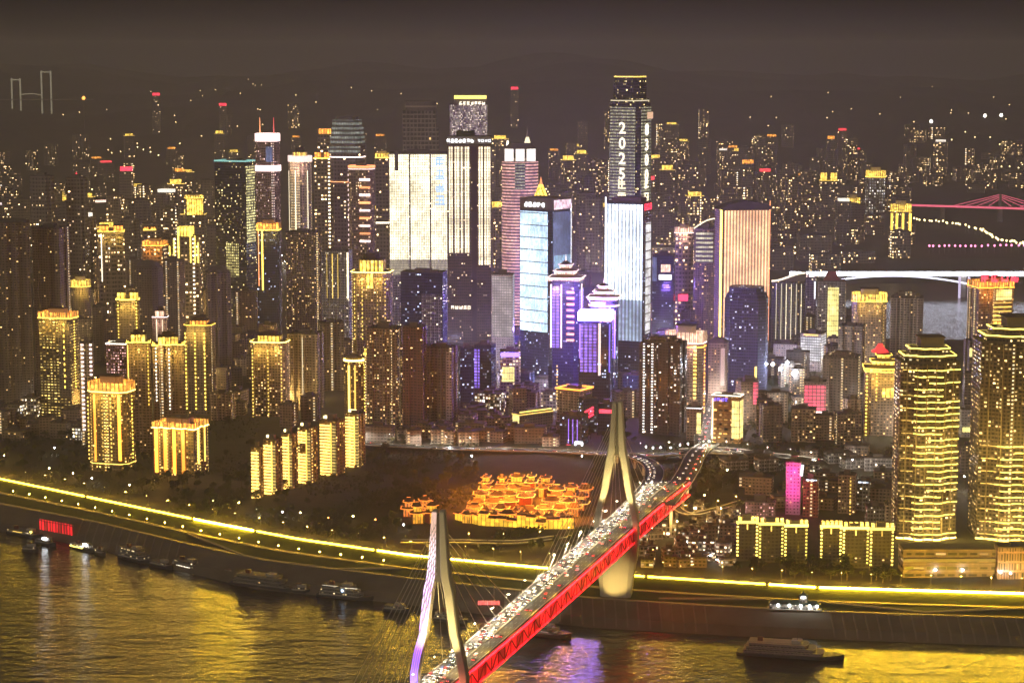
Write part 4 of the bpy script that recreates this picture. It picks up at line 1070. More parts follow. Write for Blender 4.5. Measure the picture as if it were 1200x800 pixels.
for px_, py_, e_ in ((668, 400, 1.0), (706, 428, 1.2), (630, 420, .6), (740, 430, .6), (600, 440, .5)):
    Y_ = Yof(px_, py_); p_ = at(px_, py_, Y_); ld = bpy.data.lights.new('violet_fill', 'POINT'); ld.energy = 800000 * e_; ld.color = (.30, .16, 1); ld.shadow_soft_size = 4  # added violet fill lights hanging free, tint the centre
    lo_ = bpy.data.objects.new('violet_fill', ld); COL.objects.link(lo_); lo_.location = (p_.x, Y_ - 20, p_.z + 62)
s = B('pale glowing slab with a dark roof square, right of the brown skyscraper', 576, 603, 322, 2620, rz=-8, ratio=.5, fac=FAC('facade_pinkish_tile', (.62, .54, .55), .06, cw=3, ww=.35, wh=.4), name='office_tower'); panel(s, 'F', .04, .96, 324, 395, LED('pinkish_wash', (.75, .62, .66), (1, .85, .85), .55, 3, .7, 3.3, .7, .5, .4, .05))  # light on the slab put into a panel that glows itself
s = B('low dark building with blue banner, shop floors glowing yellow beneath', 586, 610, 412, 2450, fac='shop', name='shop_building', cat='shop building'); panel(s, 'F', .05, .95, 413, 418, 'blue'); panel(s, 'F', .1, .7, 430, 447, 'yellow')
s = B('long low hall with a golden roofline running uphill', 600, 648, 486, 2300, rz=38, ratio=.28, fac='dark', name='market_hall', cat='hall'); band(s, 487, 'gold2', 1.2, 1.02); panel(s, 'L', .1, .95, 486, 497, 'yellow'); vs = MB(); vs.bar((-s.w * .45, -s.d * .3, s.h + 2), (s.w * .5, -s.d * .3, s.h + 2), 1.2, 1.2); vs.build('light_strip', L['yellow'], s.root)
s = B('square building under a flat amber outlined roof with beaded corner', 652, 694, 460, 2330, rz=-32, ratio=.9, fac='beige', name='office_block'); band(s, 458, 'amber', 1.8, 1.1); b = MB(); b.box(-s.w * .22, s.w * .22, -s.d * .22, s.d * .22, s.h + 1, s.h + 6); b.build('penthouse', MAT('violet_plant', (.2, .14, .2)), s.root); vstrip(s, 'F', .98, 466, 488, 'cream', 2, 3.5); vstrip(s, 'F', .02, 430, 470, 'gold2', 1.2, 4)
s = B('dark blue glass box with faint light lines and white portal', 656, 690, 488, 2200, rz=-24, fac='bluedk', name='office_block'); [vstrip(s, 'F', u, 492, 520, 'violet', .25) for u in (.4, .6, .8)]; panel(s, 'F', .72, 1.05, 517, 520, 'whitehot', 2.0, 'lit_portal'); vstrip(s, 'F', .73, 518, 526, 'whitehot', 1.4, 0, 2.0); vstrip(s, 'F', 1.04, 518, 526, 'whitehot', 1.4, 0, 2.0); panel(s, 'F', .3, .7, 522, 526, 'red', 1.5, 'sign_board')
s = B('violet grey block carrying three slanting red sign strokes', 678, 700, 468, 2280, rz=20, fac='bluedk', name='office_block')
for i in range(3):
    b = MB(); o_, a_, n_, Lw = face(s, 'F'); z_ = zp(s, 483 + i * 4); b.bar(o_ + n_ * .8 + a_ * (Lw * .1) + Vector((0, 0, z_)), o_ + n_ * .8 + a_ * (Lw * .7) + Vector((0, 0, z_ + 5)), 1.6); b.build('sign_stroke', L['red'], s.root)
s = B('violet grey block with one red sign bar, beside the bridge tower top', 700, 722, 474, 2290, rz=-10, fac='bluedk', name='office_block'); panel(s, 'F', .1, .9, 480, 484, 'red', .8, 'sign_board')
# --- right of centre
s = B('massive dark flats with scattered white windows and a rounded roof', 748, 806, 404, 2260, rz=-18, ratio=.7, plan='bay', fac=FAC('facade_dark_white_rooms', (.10, .085, .09), .16, (1, .8, .6), (.9, .92, 1), es=2.0, cw=3.6, col=.03)); crown(s, 'step', 7)
s = B('tower with a rosy gold crown and beaded amber right edge', 778, 829, 400, 2360, rz=-18, ratio=.6, plan='cham', fac='brown'); crown(s, 'band', 16, 'pinkw', 'rosylamp'); vstrip(s, 'F', .82, 404, 490, 'gold', 3.0, 4.4); vstrip(s, 'R', .5, 404, 490, 'amber', 2.4, 4.4); band(s, 408, 'amber', 1.2, 1.02)
s = B('dark slab with one pinkish pale wall, behind the amber edged tower', 829, 854, 402, 2420, rz=-12, fac='brown'); panel(s, 'F', .68, .9, 408, 452, EM('pinkish_wall_wash', (1, .6, .5), .45), .5, 'pale_bay'); crown(s, 'dome', 6)  # light on the pale bay put into its own glow
s = B('dark indigo tower with rounded shoulders before the pinkish gold one', 846, 903, 352, 2500, rz=-14, ratio=.8, plan='cham', fac=FAC('facade_indigo', (.09, .08, .13), .10, (.7, .75, 1), (1, .9, .75), es=1.7, cw=2.8, ch=3.6, ww=.6)); b = MB(); b.prism(sub(s.poly, .98), s.h, zp(s, 345), True, poly2=sub(s.poly, .88)); b.prism(sub(s.poly, .80), zp(s, 345), zp(s, 338), True); b.build('setback', bpy.data.materials['facade_indigo'], s.root); vstrip(s, 'F', .8, 430, 445, 'gold', 2.0)
s = B('pinkish gold line lit tower under a dark sail roof', 838, 902, 246, 2800, rz=8, ratio=.4, fac='brown', name='office_tower', roof=False)
panel(s, 'F', .10, .97, 247, 395, 'pinkgold', .8); vstrip(s, 'F', .03, 244, 400, 'yellow', 2.6); vstrip(s, 'F', .985, 236, 400, 'orange', 1.0)
b = MB(); n = 10; pr = [(-s.w / 2 + s.w * i / n, s.h + (14 * math.sin(math.pi * (.12 + .7 * i / n)) - 4)) for i in range(n + 1)]
b.loft([[(x, -s.d * .62, s.h) for x, z in pr], [(x, -s.d * .62, z + 1) for x, z in pr], [(x, s.d * .5, z + 1) for x, z in pr], [(x, s.d * .5, s.h) for x, z in pr]]); b.build('sail_roof', MAT('sail_roof', (.10, .075, .08), .6), s.root)
s = B('tower whose pale arc of light leans on the pinkish gold tower', 812, 840, 268, 2960, rz=-8, plan='bow', fac='resi'); b = MB(); pts = [(-s.w / 2 + s.w * t, -s.d / 2, s.h + 14 * math.sin(t * math.pi / 2)) for t in [i / 8 for i in range(9)]]; b.tube(pts, 1.2, 1.6); b.build('light_arc', L['cream'], s.root); panel(s, 'F', .1, .9, 272, 308, LED('yellowish_rows', (1, .85, .4), (1, .95, .7), .7, 3, .9, 6.2, .45, .08, .9, .05))
s = B('tower with a rosy oval crown and red sign low down', 791, 813, 272, 3000, plan='round', fac='far'); crown(s, 'band', 10, 'pinkw', 'rosylamp'); panel(s, 'F', .2, .7, 345, 352, 'red', .8, 'sign_board')
s = B('bluish tower with cyan white lit crown storey', 764, 792, 300, 2920, rz=-10, fac='bluedk', name='office_tower'); panel(s, 'F', .3, .9, 322, 328, 'whitehot'); panel(s, 'F', .4, .85, 310, 319, 'rosylamp'); panel(s, 'F', .0, .2, 280 + 22, 330, 'dimblue')
s = B('golden lit mid rise with white rim, at the junction behind the bridge', 834, 871, 466, yb=520, rz=-20, ratio=.5, fac=FAC('facade_amber_rows', (.35, .2, .08), .95, (1, .45, .08), (1, .6, .2), es=1.1, cw=6, ch=5, ww=.55, wh=.4), name='hotel_block', cat='hotel'); band(s, 465, 'white', 1.4, 1.05); panel(s, 'F', .72, .98, 470, 514, 'yellow'); panel(s, 'R', .05, .9, 470, 514, 'yellow'); vstrip(s, 'F', .02, 468, 516, 'cream', 1.4); sign(s, 'F', .3, 469, 4, 4, 'blue')
s = B('narrow block with a yellow lit right half, beside the uphill street', 804, 824, 478, 2240, rz=-14, fac='brown'); panel(s, 'F', .7, .98, 484, 508, 'yellow'); band(s, 479, 'whitehot', .8, 1.03)
s = B('low brown building with a tall red lit sign on its corner', 862, 888, 448, 2320, rz=16, clear=3, fac='brown', name='office_block'); panel(s, 'F', .70, .95, 449, 474, LEDS['redgrid'], 1.0, 'sign_board')
# --- towards the far river
s = B('tower with a swooping white roofline and pale vertical fins', 903, 945, 330, 2900, rz=-12, ratio=.5, plan='bow', fac=FAC('facade_finned', (.10, .10, .11), .06, es=1.2, cw=4, ch=4, pier=5), name='office_tower')
b = MB(); pts = [(-s.w / 2 + s.w * t, -s.d * .52 , s.h + 12 * (t * t * (3 - 2 * t))) for t in [i / 10 for i in range(11)]]; b.tube(pts, 1.6, 2.4); b.build('light_arc', L['white'], s.root); [vstrip(s, 'F', u, 333, 398, 'cream', .5, 0, -1 - 3 * (1 - (2 * u - 1) ** 2) * -1) for u in (.15, .3, .45, .6, .75, .9)]
b = MB(); b.loft([[(p[0], p[1] + .5, s.h) for p in pts], [(p[0], p[1] + .5, p[2]) for p in pts], [(p[0], s.d * .45, p[2]) for p in pts], [(p[0], s.d * .45, s.h) for p in pts]]); b.build('roof', PLANT, s.root)
s = B('pale ribbed tower with cool white roof letters, behind the swooping roof', 930, 957, 326, 3020, rz=-8, fac='grey', name='office_tower'); roofsign(s, 3, 8, 'pinkw'); vstrip(s, 'F', .95, 330, 350, 'whitehot', 1.6)
s = B('grey tower with a tall glowing yellow panel and reddish roof house', 957, 991, 330, 2900, rz=-6, ratio=.6, fac='grey', name='office_tower'); panel(s, 'F', .36, .76, 337, 396, 'yellow', .6); b = MB(); b.prism(sub(s.poly, .6), s.h, zp(s, 319), True, poly2=sub(s.poly, .3)); b.build('roof_house', MAT('reddish_roof', (.35, .10, .09), .8), s.root); vstrip(s, 'R', .5, 333, 392, 'gold2', 1.2, 5)
s = B('low pale grey block beneath the swooping roof tower', 905, 937, 404, 2720, rz=-14, fac='white', name='office_block')
s = B('small white lit office with louvred floors', 937, 968, 392, 2700, rz=-24, fac='white', name='office_block'); panel(s, 'F', .02, .98, 396, 424, 'whitew'); panel(s, 'R', .02, .98, 394, 420, 'whitew'); panel(s, 'F', .15, .85, 392, 394, 'gold2')
s = B('flats with wide golden crown before the far river, left one', 996, 1040, 352, 2700, rz=-8, plan='cham', fac='resi'); crown(s, 'band', 13, 'gold', 'gold'); [vstrip(s, 'F', u, 356, 400, 'gold2', 1, 4) for u in (.08, .92)]
s = B('plain grey beige flats with stair head, before the far river', 1041, 1084, 350, 2660, rz=-12, plan='bay', fac='beige'); crown(s, 'step', 7)
s = B('squarish dark flats with warm windows and a white lit roof corner', 981, 1015, 383, 2560, rz=-20, plan='bay', fac='resi'); vstrip(s, 'L', .5, 383, 398, 'whitehot', 1.4)
s = B('dark slab rising behind the red lit front', 962, 1010, 420, 2360, rz=-16, plan='bay', fac='dark'); crown(s, 'step', 5)
s = B('small block with a red glowing gridded front', 940, 969, 448, 2330, rz=-8, clear=3, fac='dark', name='office_block'); panel(s, 'F', .05, .98, 451, 482, 'redgrid'); panel(s, 'F', .1, .95, 482, 486, 'pinkw'); panel(s, 'F', .0, .4, 486, 500, 'pinkw', .4)
s = B('tower with red roofed temple crown and golden lanterns', 1011, 1058, 436, 2260, rz=-6, plan='cham', fac='resi'); crown(s, 'pagoda', 20, 'gold', 'gold'); band(s, 437, 'yellow', 1.4, 1.05); b = MB(); b.hip(s.w * .4, s.d * .4, s.h + 19, 9, .3, 1, 1, cx=-s.w * .1); b.build('red_roof', EM('red_roof_wash', (1, .03, .04), 1.2), s.root); panel(s, 'F', .45, .95, 455, 466, 'gold'); vstrip(s, 'F', .04, 438, 520, 'gold', 2.0, 4); vstrip(s, 'F', .3, 438, 470, 'gold', 1.4, 4)  # red roof glows itself, its red wash put into emission
# two golden wavy towers by the water
for (lb, x0, x1, yt, yb_, n0) in (('golden wavy balcony tower, whole, beside the outlined riverside blocks', 1057, 1127, 427, 634, 0), ('golden wavy balcony tower cut by the right frame edge', 1153, 1240, 404, 636, 1)):
    s = B(lb, x0, x1, yt, yb=yb_, ratio=.75, plan='wavy', fac=FAC('facade_wavy_tower', (.16, .12, .08), .30, (1, .62, .18), (1, .85, .5), es=1.3, cw=3.4, ch=3.4, ww=.6, wh=.5, col=.1))
    nf = 27 if n0 == 0 else 30
    zs = [8 + (s.h - 6 - 8) * i / (nf - 1) for i in range(nf)]
    vr = random.Random(21 + n0)
    lo_f, hi_f = (zs, []) if n0 == 0 else (zs[:15], zs[15:])
    pick = {}
    for z in lo_f: pick.setdefault(vr.choice(((6, 27), (6, 27), (7, 26), (6, 19), (12, 27))), []).append(z)
    for z in hi_f: pick.setdefault(vr.choice(((16, 27), (17, 27), (15, 24))), []).append(z)
    for dr, zz_ in pick.items(): bands(s, zz_, 'wavy', .85, 1.02, drop=dr)
    bands(s, zs[::2] if n0 == 0 else zs[:15:2], 'gold2', .5, 1.012, drop=(1, 7))
    bb = MB(); p_ = sub(s.poly, 1.02); bb.loft([[(*q, 0) for q in p_[:27]], [(*q, 1.5) for q in p_[:27]]]); bb.loft([[(q[0], q[1] + .5, 1.5) for q in p_[:27]], [(q[0], q[1] + .5, 0) for q in p_[:27]]]); bb.build('light_band', L['goldhot'], s.root, (0, 0, 3.2))
    wash(s, 16, 26000, (1, .72, .15), 16, 2); wash(s, s.h * .5, 20000, (1, .72, .15), 18, 2)
    for k_, z0_, z1_ in ((.86, 0, 7), (.66, 7, 13)):
        b = MB(); b.prism(sub(s.poly, k_), s.h + z0_, s.h + z1_, True); b.build('setback', bpy.data.materials['facade_wavy_tower'], s.root)
        b = MB(); b.ring(sub(s.poly, k_ + .03), s.h + z1_ - 1, s.h + z1_); b.build('light_band', L['wavy'], s.root)
    b = MB(); b.box(-s.w * .16, s.w * .22, -s.d * .25, s.d * .25, s.h + 13, s.h + 23); b.build('plant_room', PLANT, s.root); b = MB(); b.box(-s.w * .19, s.w * .25, -s.d * .28, s.d * .28, s.h + 21.5, s.h + 22.6); b.build('plant_rim', PLANT, s.root)
    col = MB()
    for i in range(3, 27, 4): x_, y_ = s.poly[i]; col.bar((x_ * 1.015, y_ * 1.015 , 0), (x_ * 1.015, y_ * 1.015, s.h), .7, .9)
    col.build('pilaster', MAT('tan_pilaster', (.34, .26, .16), .8), s.root)
s = B('tower with golden upper balconies under a red roof sign, by the far river', 1136, 1184, 336, 2620, rz=10, plan='bay', fac='resi'); crown(s, 'band', 10, 'amber', 'amber'); roofsign(s, 4, 12, 'red', 5, .6); panel(s, 'F', .5, .95, 340, 352, 'yellow')
for i in range(9): b = MB(); fbox(b, s, 'F', .42, .95, zp(s, 356 + i * 5), zp(s, 354.5 + i * 5), .9); b.build('light_strip', L['gold2'], s.root)
s = B('building with amber lit top and red roof edge behind the cut golden tower', 1160, 1215, 388, 2140, rz=-10, fac='brown'); crown(s, 'band', 8, 'orange', 'amber')
s = B('small pale wall block with yellow lit foot between the wavy golden towers', 1126, 1142, 480, 2250, fac='white', name='office_block'); panel(s, 'F', .1, .9, 500, 506, 'yellow')
s = B('dark flats with amber roof light, behind and between the wavy golden towers', 1130, 1156, 400, 2420, rz=10, plan='bay', fac='dark'); panel(s, 'F', .0, .5, 434 - 26, 418, 'yellow')
# --- low blocks on the right bank
s = B('slab washed magenta at its top with a white spotlight', 920, 940, 542, 1915, rz=-12, clear=3, ratio=.9, fac='white', name='flats_block', cat='flats'); wash(s, s.h - 8, 13000, (1, .02, .36), 9, 1); wash(s, s.h - 26, 9000, (1, .02, .42), 10, 1); b = MB(); b.bar((s.w * .55, -s.d * .5, s.h - 12), (s.w * .62, -s.d * .5, s.h - 2), 2.2); b.build('spotlight', L['whitehot'], s.root)
s = B('brick red flats beside the magenta slab, white lamps on the roof', 940, 960, 563, 1905, rz=-12, clear=2, fac=FAC('facade_brick_red', (.36, .14, .08), .12, cw=3, col=.2, es=1), name='flats_block', cat='flats'); panel(s, 'F', .2, .9, 562, 563.4, 'white')
s = B('tan flats with one pale lit stair column', 981, 1004, 557, 1915, rz=-16, clear=2, plan='bay', fac=FAC('facade_tan_flats', (.40, .27, .18), .08, cw=3.2, es=1), name='flats_block', cat='flats'); vstrip(s, 'F', .75, 560, 612, 'gold2', 1.2, 3.4)
s = B('grey flats with white roof lamps beside the tan flats', 1003, 1020, 566, 1925, rz=-14, fac='grey', name='flats_block', cat='flats'); panel(s, 'F', .1, .9, 564.5, 566, 'white')
s = B('low grey block with horizontal floor lines below the tan flats', 1016, 1036, 594, 1880, fac='grey', name='flats_block', cat='flats')
s = B('plain tan block wall at the foot of the whole wavy tower', 1037, 1050, 590, 1880, fac='beige', name='flats_block', cat='flats')
s = B('low block with a lit window grid behind the outlined riverside blocks', 872, 909, 589, 1890, rz=-8, ratio=.5, fac='pink', name='flats_block', cat='flats')
for lb, x0, x1, yt, yb_ in (('first from the bridge', 863, 888, 612, 657), ('second from the bridge', 889, 918, 614, 659), ('third from the bridge', 919, 946, 616, 661), ('left of the right hand trio', 961, 986, 617, 664), ('middle of the right hand trio', 987, 1018, 619, 666), ('last, next to the wavy tower', 1019, 1047, 620, 668)):
    s = B('dark riverside block outlined in gold lights, ' + lb, x0, x1, yt, yb=yb_, ratio=.55, fac=FAC('facade_riverside_dark', (.10, .085, .07), .05, cw=3.4), name='flats_block', cat='flats', group='gold outlined riverside blocks')
    for u in (.05, .95): vstrip(s, 'F', u, yt + 1, yb_ - 6, 'yellow', 1.5, 3.1)
    b = MB(); fbox(b, s, 'F', -.02, 1.02, s.h - .6, s.h + 1.6, 1.4); b.build('light_strip', L['yellow'], s.root)
    vstrip(s, 'F', .5, yt + 2, yt + 8, 'gold2', 1.0)
    b = MB(); [b.box(-s.w * .4 + i * s.w * .2, -s.w * .4 + i * s.w * .2 + 2.5, -2, 2, s.h + 1, s.h + 4) for i in range(5)]; b.build('roof_lanterns', LEDS['gold'], s.root)
s = B('long low concrete podium with ribbon openings under the wavy towers', 1058, 1166, 644, yb=676, ratio=.3, fac=FAC('facade_podium', (.24, .18, .14), .25, cw=9, ch=6, ww=.85, wh=.35, es=.35), name='podium_building', cat='building', roof=False); b = MB(); b.box(-s.w * .5, s.w * .5, -s.d * .5, s.d * .5, s.h, s.h + .6); b.build('roof', ROOF, s.root); b = MB(); fbox(b, s, 'F', 0, 1, s.h * .62, s.h * .72, 2.2); b.build('ledge', CONC, s.root)
s = B('podium with upright ribs at the right frame edge', 1169, 1225, 642, yb=678, ratio=.4, fac=FAC('facade_ribbed_podium', (.40, .26, .20), .2, cw=2.2, ch=8, ww=.5, wh=.8, es=.4), name='podium_building', cat='building')
# ------------------------------------------------------------------ golden guild hall: tiled courtyards of separate halls
EAVE = EM('eave_light', (1, .22, .02), 2.4)
EAVE2 = EM('eave_light_gold', (1, .50, .06), 2.6)
HALLW = LED('glowing_hall_wall', (1, .34, .015), (1, .54, .04), 1.05, 3.0, .72, 0, 1, .25, .9, .09)  # lamp light on the hall fronts put into their own glow
HALLR = LED('red_glowing_hall_wall', (1, .13, .02), (1, .38, .05), 1.0, 3.0, .6, 0, 1, .2, .9, .09)
REDW = MAT('red_hall_wall', (.30, .06, .03), .8)
def hall(x, y, w, d, h, rz, label, wall, eave, group, tiers=1, rh=5.0):
    g = ground(x, y)
    r = empty('guild_hall', (x, y, g - 1), rz)
    tag(r, label, 'hall', group)
    b = MB(); b.box(-w / 2 + .6, w / 2 - .6, -d / 2 + .6, d / 2 - .6, 0, h); b.build('wall', REDW, r)
    b = MB(); b.quad([(-w / 2 + 1, -d / 2 + .4, 1.2), (w / 2 - 1, -d / 2 + .4, 1.2), (w / 2 - 1, -d / 2 + .4, h - .5), (-w / 2 + 1, -d / 2 + .4, h - .5)], [(0, 0), (w, 0), (w, h), (0, h)]); b.quad([(-w / 2 + 1, -d / 2 + .4, h - .5), (w / 2 - 1, -d / 2 + .4, h - .5), (w / 2 - 1, -d / 2 + .6, h - .5), (-w / 2 + 1, -d / 2 + .6, h - .5)]); b.build('lit_front', wall, r)
    z = h; k = 1.0
    for t in range(tiers):
        b = MB(); e_ = b.hip(w * k, d * k, z, rh * (.75 if tiers > 1 else 1), .55, 1.6, .9); o = b.build('hip_roof', TILE, r)
        b = MB(); b.tube(e_ + [e_[0]], .55, .45); o2 = b.build('eave_light', eave, o); b = MB(); b.tube([(-w * k * .27, 0, z + rh * (.75 if tiers > 1 else 1) + .7), (w * k * .27, 0, z + rh * (.75 if tiers > 1 else 1) + .7)], .5, .4); b.build('ridge_light', eave, o)
        if t < tiers - 1:
            k *= .62; z += rh * .55
            b = MB(); b.box(-w * k / 2, w * k / 2, -d * k / 2, d * k / 2, z - 1, z + 3.2); b.build('upper_storey', wall, r); z += 3.2
    return r
HG = 'halls of the golden guild complex'
ga = R(-9)
# front wall of the complex
fw = [gz(535, 613, 30), gz(562, 619, 30), gz(640, 625, 30), gz(672, 625, 30)]
w0, w1 = fw[0], fw[-1]
r = empty('courtyard_wall', tuple((w0 + w1) / 2)); r.location.z = 27
b = MB(); pts = [(p.x - r.location.x, p.y - r.location.y) for p in fw]; u = 0
hr_ = random.Random(4); fine_ = []
for (a, c) in zip(pts, pts[1:]):
    m_ = max(1, int(math.hypot(c[0] - a[0], c[1] - a[1]) / 9))
    fine_ += [(a[0] + (c[0] - a[0]) * i / m_, a[1] + (c[1] - a[1]) * i / m_) for i in range(m_)]
fine_.append(pts[-1]); tops = []
for (a, c) in zip(fine_, fine_[1:]):
    n = Vector((c[1] - a[1], -(c[0] - a[0]), 0)).normalized() * hr_.uniform(1.5, 3.5)
    Lw = math.hypot(c[0] - a[0], c[1] - a[1]); ht_ = hr_.uniform(12.5, 19); tops.append((a, c, ht_, n))
    A, C = (a[0] + n.x, a[1] + n.y), (c[0] + n.x, c[1] + n.y)
    b.prism([A, C, (c[0] - n.x, c[1] - n.y), (a[0] - n.x, a[1] - n.y)], 2, ht_, True, False, u0=u); u += Lw
b.build('lit_wall', LED('glowing_courtyard_wall', (1, .42, .015), (1, .66, .05), 1.35, 4.2, .8, 0, 1, .35, .8, .08), r)  # floodlight put into the wall's own glow
for (a, c, ht_, n) in tops:
    b = MB(); b.bar((a[0], a[1], ht_ + .5), (c[0], c[1], ht_ + .5), 8, .8); b.bar((a[0], a[1], ht_ + 1.4), (c[0], c[1], ht_ + 1.4), 3.4, 1.2); o = b.build('coping', TILE, r)
    b = MB(); b.bar((a[0] + n.x * 2, a[1] + n.y * 2 - 1.5, ht_ + .4), (c[0] + n.x * 2, c[1] + n.y * 2 - 1.5, ht_ + .4), .5); b.build('eave_light', EAVE, o)
tag(r, 'long golden glowing outer wall along the foot of the guild hall', 'wall')
for px_, py_ in ((560, 575), (590, 572), (625, 580), (655, 584), (560, 595), (595, 592), (635, 600), (668, 600)):
    Y_ = Yof(px_, py_ + 8); p_ = at(px_, py_ + 8, Y_); ld = bpy.data.lights.new('courtyard_fill_light', 'POINT'); ld.energy = 110000; ld.color = (1, .27, .02); ld.shadow_soft_size = 1  # added orange point lights without bodies, light roofs and walls
    lo_ = bpy.data.objects.new('courtyard_fill_light', ld); COL.objects.link(lo_); lo_.location = (p_.x, Y_, ground(p_.x, Y_) + 21)
rr = random.Random(5)
rowspec = [(604, 541, 668, 8, 1, 8), (597, 546, 680, 8, 1, 8), (589, 552, 690, 8, 1, 8), (581, 556, 692, 8, 1, 8), (573, 560, 692, 8, 1, 8), (565, 562, 650, 5, 2, 8)]
adj = {0: 'front row above the golden wall', 1: 'second row above the golden wall', 2: 'third row above the golden wall', 3: 'fourth row above the golden wall', 4: 'fifth row above the golden wall', 5: 'highest row of the guild complex'}
HLAB = ['westernmost', 'second from the west', 'third from the west', 'fourth from the west', 'fifth from the west', 'sixth from the west', 'seventh from the west']
for ri, (y, xa, xb, n, tiers, h) in enumerate(rowspec):
    for i in range(n):
        x = xa + (xb - xa) * (i + .5) / n + rr.uniform(-2, 2)
        if ri in (2, 3) and i in (3, 4) and (ri, i) != (3, 3): continue
        Y = Yof(x, y + 8); p = at(x, y + 8, Y)
        wpx = (xb - xa) / n * rr.choice((.5, .7, .85, .95, 1.15)); w = wpx * Y / FPX
        nm = HLAB[i] if i < n - 1 else 'easternmost'
        hall(p.x, Y + rr.uniform(-5, 5), w, rr.uniform(8, 14), h * rr.uniform(.85, 1.2), ga + rr.choice((0, 0, .1, .2, -.12, 1.57)), 'tiled hall, ' + nm + ' in the ' + adj[ri], HALLW if (ri in (0, 5) or i % 2 == 0) else HALLR, EAVE if rr.random() < .7 else EAVE2, HG, tiers, rr.uniform(3.2, 4.4))
for i, (x, y, lb) in enumerate(((479, 604, 'leftmost'), (489, 612, 'second from the left'), (498, 602, 'third from the left'), (506, 611, 'next to the purple lit bridge tower'))):
    Y = Yof(x, y); p = at(x, y, Y); hall(p.x, Y, 11, 9, 8 + 2 * (i % 2), .2 * i, 'small red and gold lit pavilion, ' + lb + ' of the cluster', HALLW if i % 2 else HALLR, EAVE, 'little lit pavilions left of the guild hall', 2, 5)
    PLACED.append((p.x, Y, 8))
PLACED.append(((w0.x + w1.x) / 2, Yof(610, 590), 75))

# ------------------------------------------------------------------ filler blocks of the old town and the far city
def free(x, y, r):
    for (a, b_, c) in PLACED:
        if (a - x) ** 2 + (b_ - y) ** 2 < (c + r) ** 2: return False
    return True
ROADS = [R_LEFT, R_RIGHT, R_HILL, R_CITY, R_UP, R_LOW, R_LOW2]
def off_road(x, y, r):
    for P_ in ROADS:
        for p in P_[::2]:
            if (p.x - x) ** 2 + (p.y - y) ** 2 < (r + 9) ** 2: return False
    return True
def block(x, y, w, d, h, rz, fac, label, group, cat='block', name='city_block', crownmat=None, rim=None):
    r = empty(name, (x, y, ground(x, y) - 3), rz); tag(r, label, cat, group)
    b = MB(); po = plan_poly('bay' if w > 16 and d > 10 and h > 25 else 'rect', w, d); b.prism(po, 0, h + 3, False); b.build('wall', F_[fac], r)
    b = MB(); b.prism(sub(po, 1.01), h + 3, h + 3.9, True); b.box(-w * .2, w * .15, -d * .2, d * .2, h + 3.9, h + 7); b.build('roof', ROOF, r)
    if crownmat:
        b = MB(); b.prism(sub(po, .7), h + 3.9, h + 3.9 + max(5, h * .06), True); b.build('crown', crownmat, r)
        if rim: b = MB(); b.prism(sub(po, 1.03), h + 2.2, h + 3.6, True, True); b.build('light_band', rim, r)
    PLACED.append((x, y, max(w, d) * .55))
rr = random.Random(11)
# (pixel box of the footprints, count, height range, facades, label, group)
ZONES = [
 ((0, 455, 100, 515), 22, (10, 26), ('dark', 'brown', 'shop'), 'low old town block among trees at the far left bank', 'low blocks of the left bank'),
 ((60, 330, 300, 440), 38, (30, 75), ('dark', 'brown', 'beige', 'resi'), 'mid height dark flats packed between the left district towers', 'flats packed between the left towers'),
 ((250, 400, 420, 500), 26, (14, 34), ('dark', 'brown', 'beige'), 'low dark block on the slope behind the golden stepped flats', 'low blocks behind the golden stepped flats'),
 ((430, 490, 690, 522), 40, (8, 18), ('dark', 'brown', 'beige'), 'low dim block beside the hill road above the guild hall', 'low blocks along the hill road'),
 ((540, 400, 760, 490), 60, (12, 38), ('bluedk', 'dark', 'shop', 'brown'), 'low violet tinged block in the centre below the media towers', 'low blocks below the media facade towers'),
 ((440, 330, 780, 400), 34, (20, 60), ('bluedk', 'dark', 'brown'), 'mid height block wedged between the central skyscrapers', 'blocks wedged between the central skyscrapers'),
 ((860, 420, 1060, 520), 34, (12, 40), ('dark', 'brown', 'beige', 'resi'), 'dim block in the quarter right of the junction', 'dim blocks right of the junction'),
 ((860, 535, 1050, 600), 22, (8, 17), ('dark', 'brown', 'grey'), 'dark block on the slope above the outlined riverside blocks', 'dark blocks above the riverside'),
 ((770, 385, 1000, 425), 20, (18, 48), ('bluedk', 'dark', 'grey'), 'dim block before the river behind the pinkish gold tower', 'blocks before the far river'),
 ((752, 600, 862, 664), 44, (5, 12), ('shop', 'shop', 'brown'), 'small riverside shop house with bright front right of the bridge', 'shop houses right of the bridge pier'),
 ((1130, 430, 1200, 560), 12, (25, 60), ('dark', 'brown', 'resi'), 'dark flats seen in the gaps behind the wavy towers', 'flats behind the wavy towers'),
]
for (bx0, by0, bx1, by1), cnt, (h0, h1), facs, lab, grp in ZONES:
    made = 0; tries = 0
    while made < cnt and tries < cnt * 14:
        tries += 1
        x, y = rr.uniform(bx0, bx1), rr.uniform(by0, by1)
        Y = Yof(x, y); X = at(x, y, Y).x
        small = h1 < 14
        w, d = (rr.uniform(7, 15), rr.uniform(6, 10)) if small else (rr.uniform(15, 32), rr.uniform(12, 20))
        if Y < LY(X) + 26 or not free(X, Y, max(w, d) * .5) or any((a - X) ** 2 + (b_ - Y) ** 2 < (c + max(w, d) * .5) ** 2 for a, b_, c in CLEAR) or not off_road(X, Y, max(w, d) * .5): continue
        block(X, Y, w, d, rr.uniform(h0, h1), R(rr.choice((-20, -14, -8, 8, 15))), rr.choice(facs), lab, grp)
        made += 1
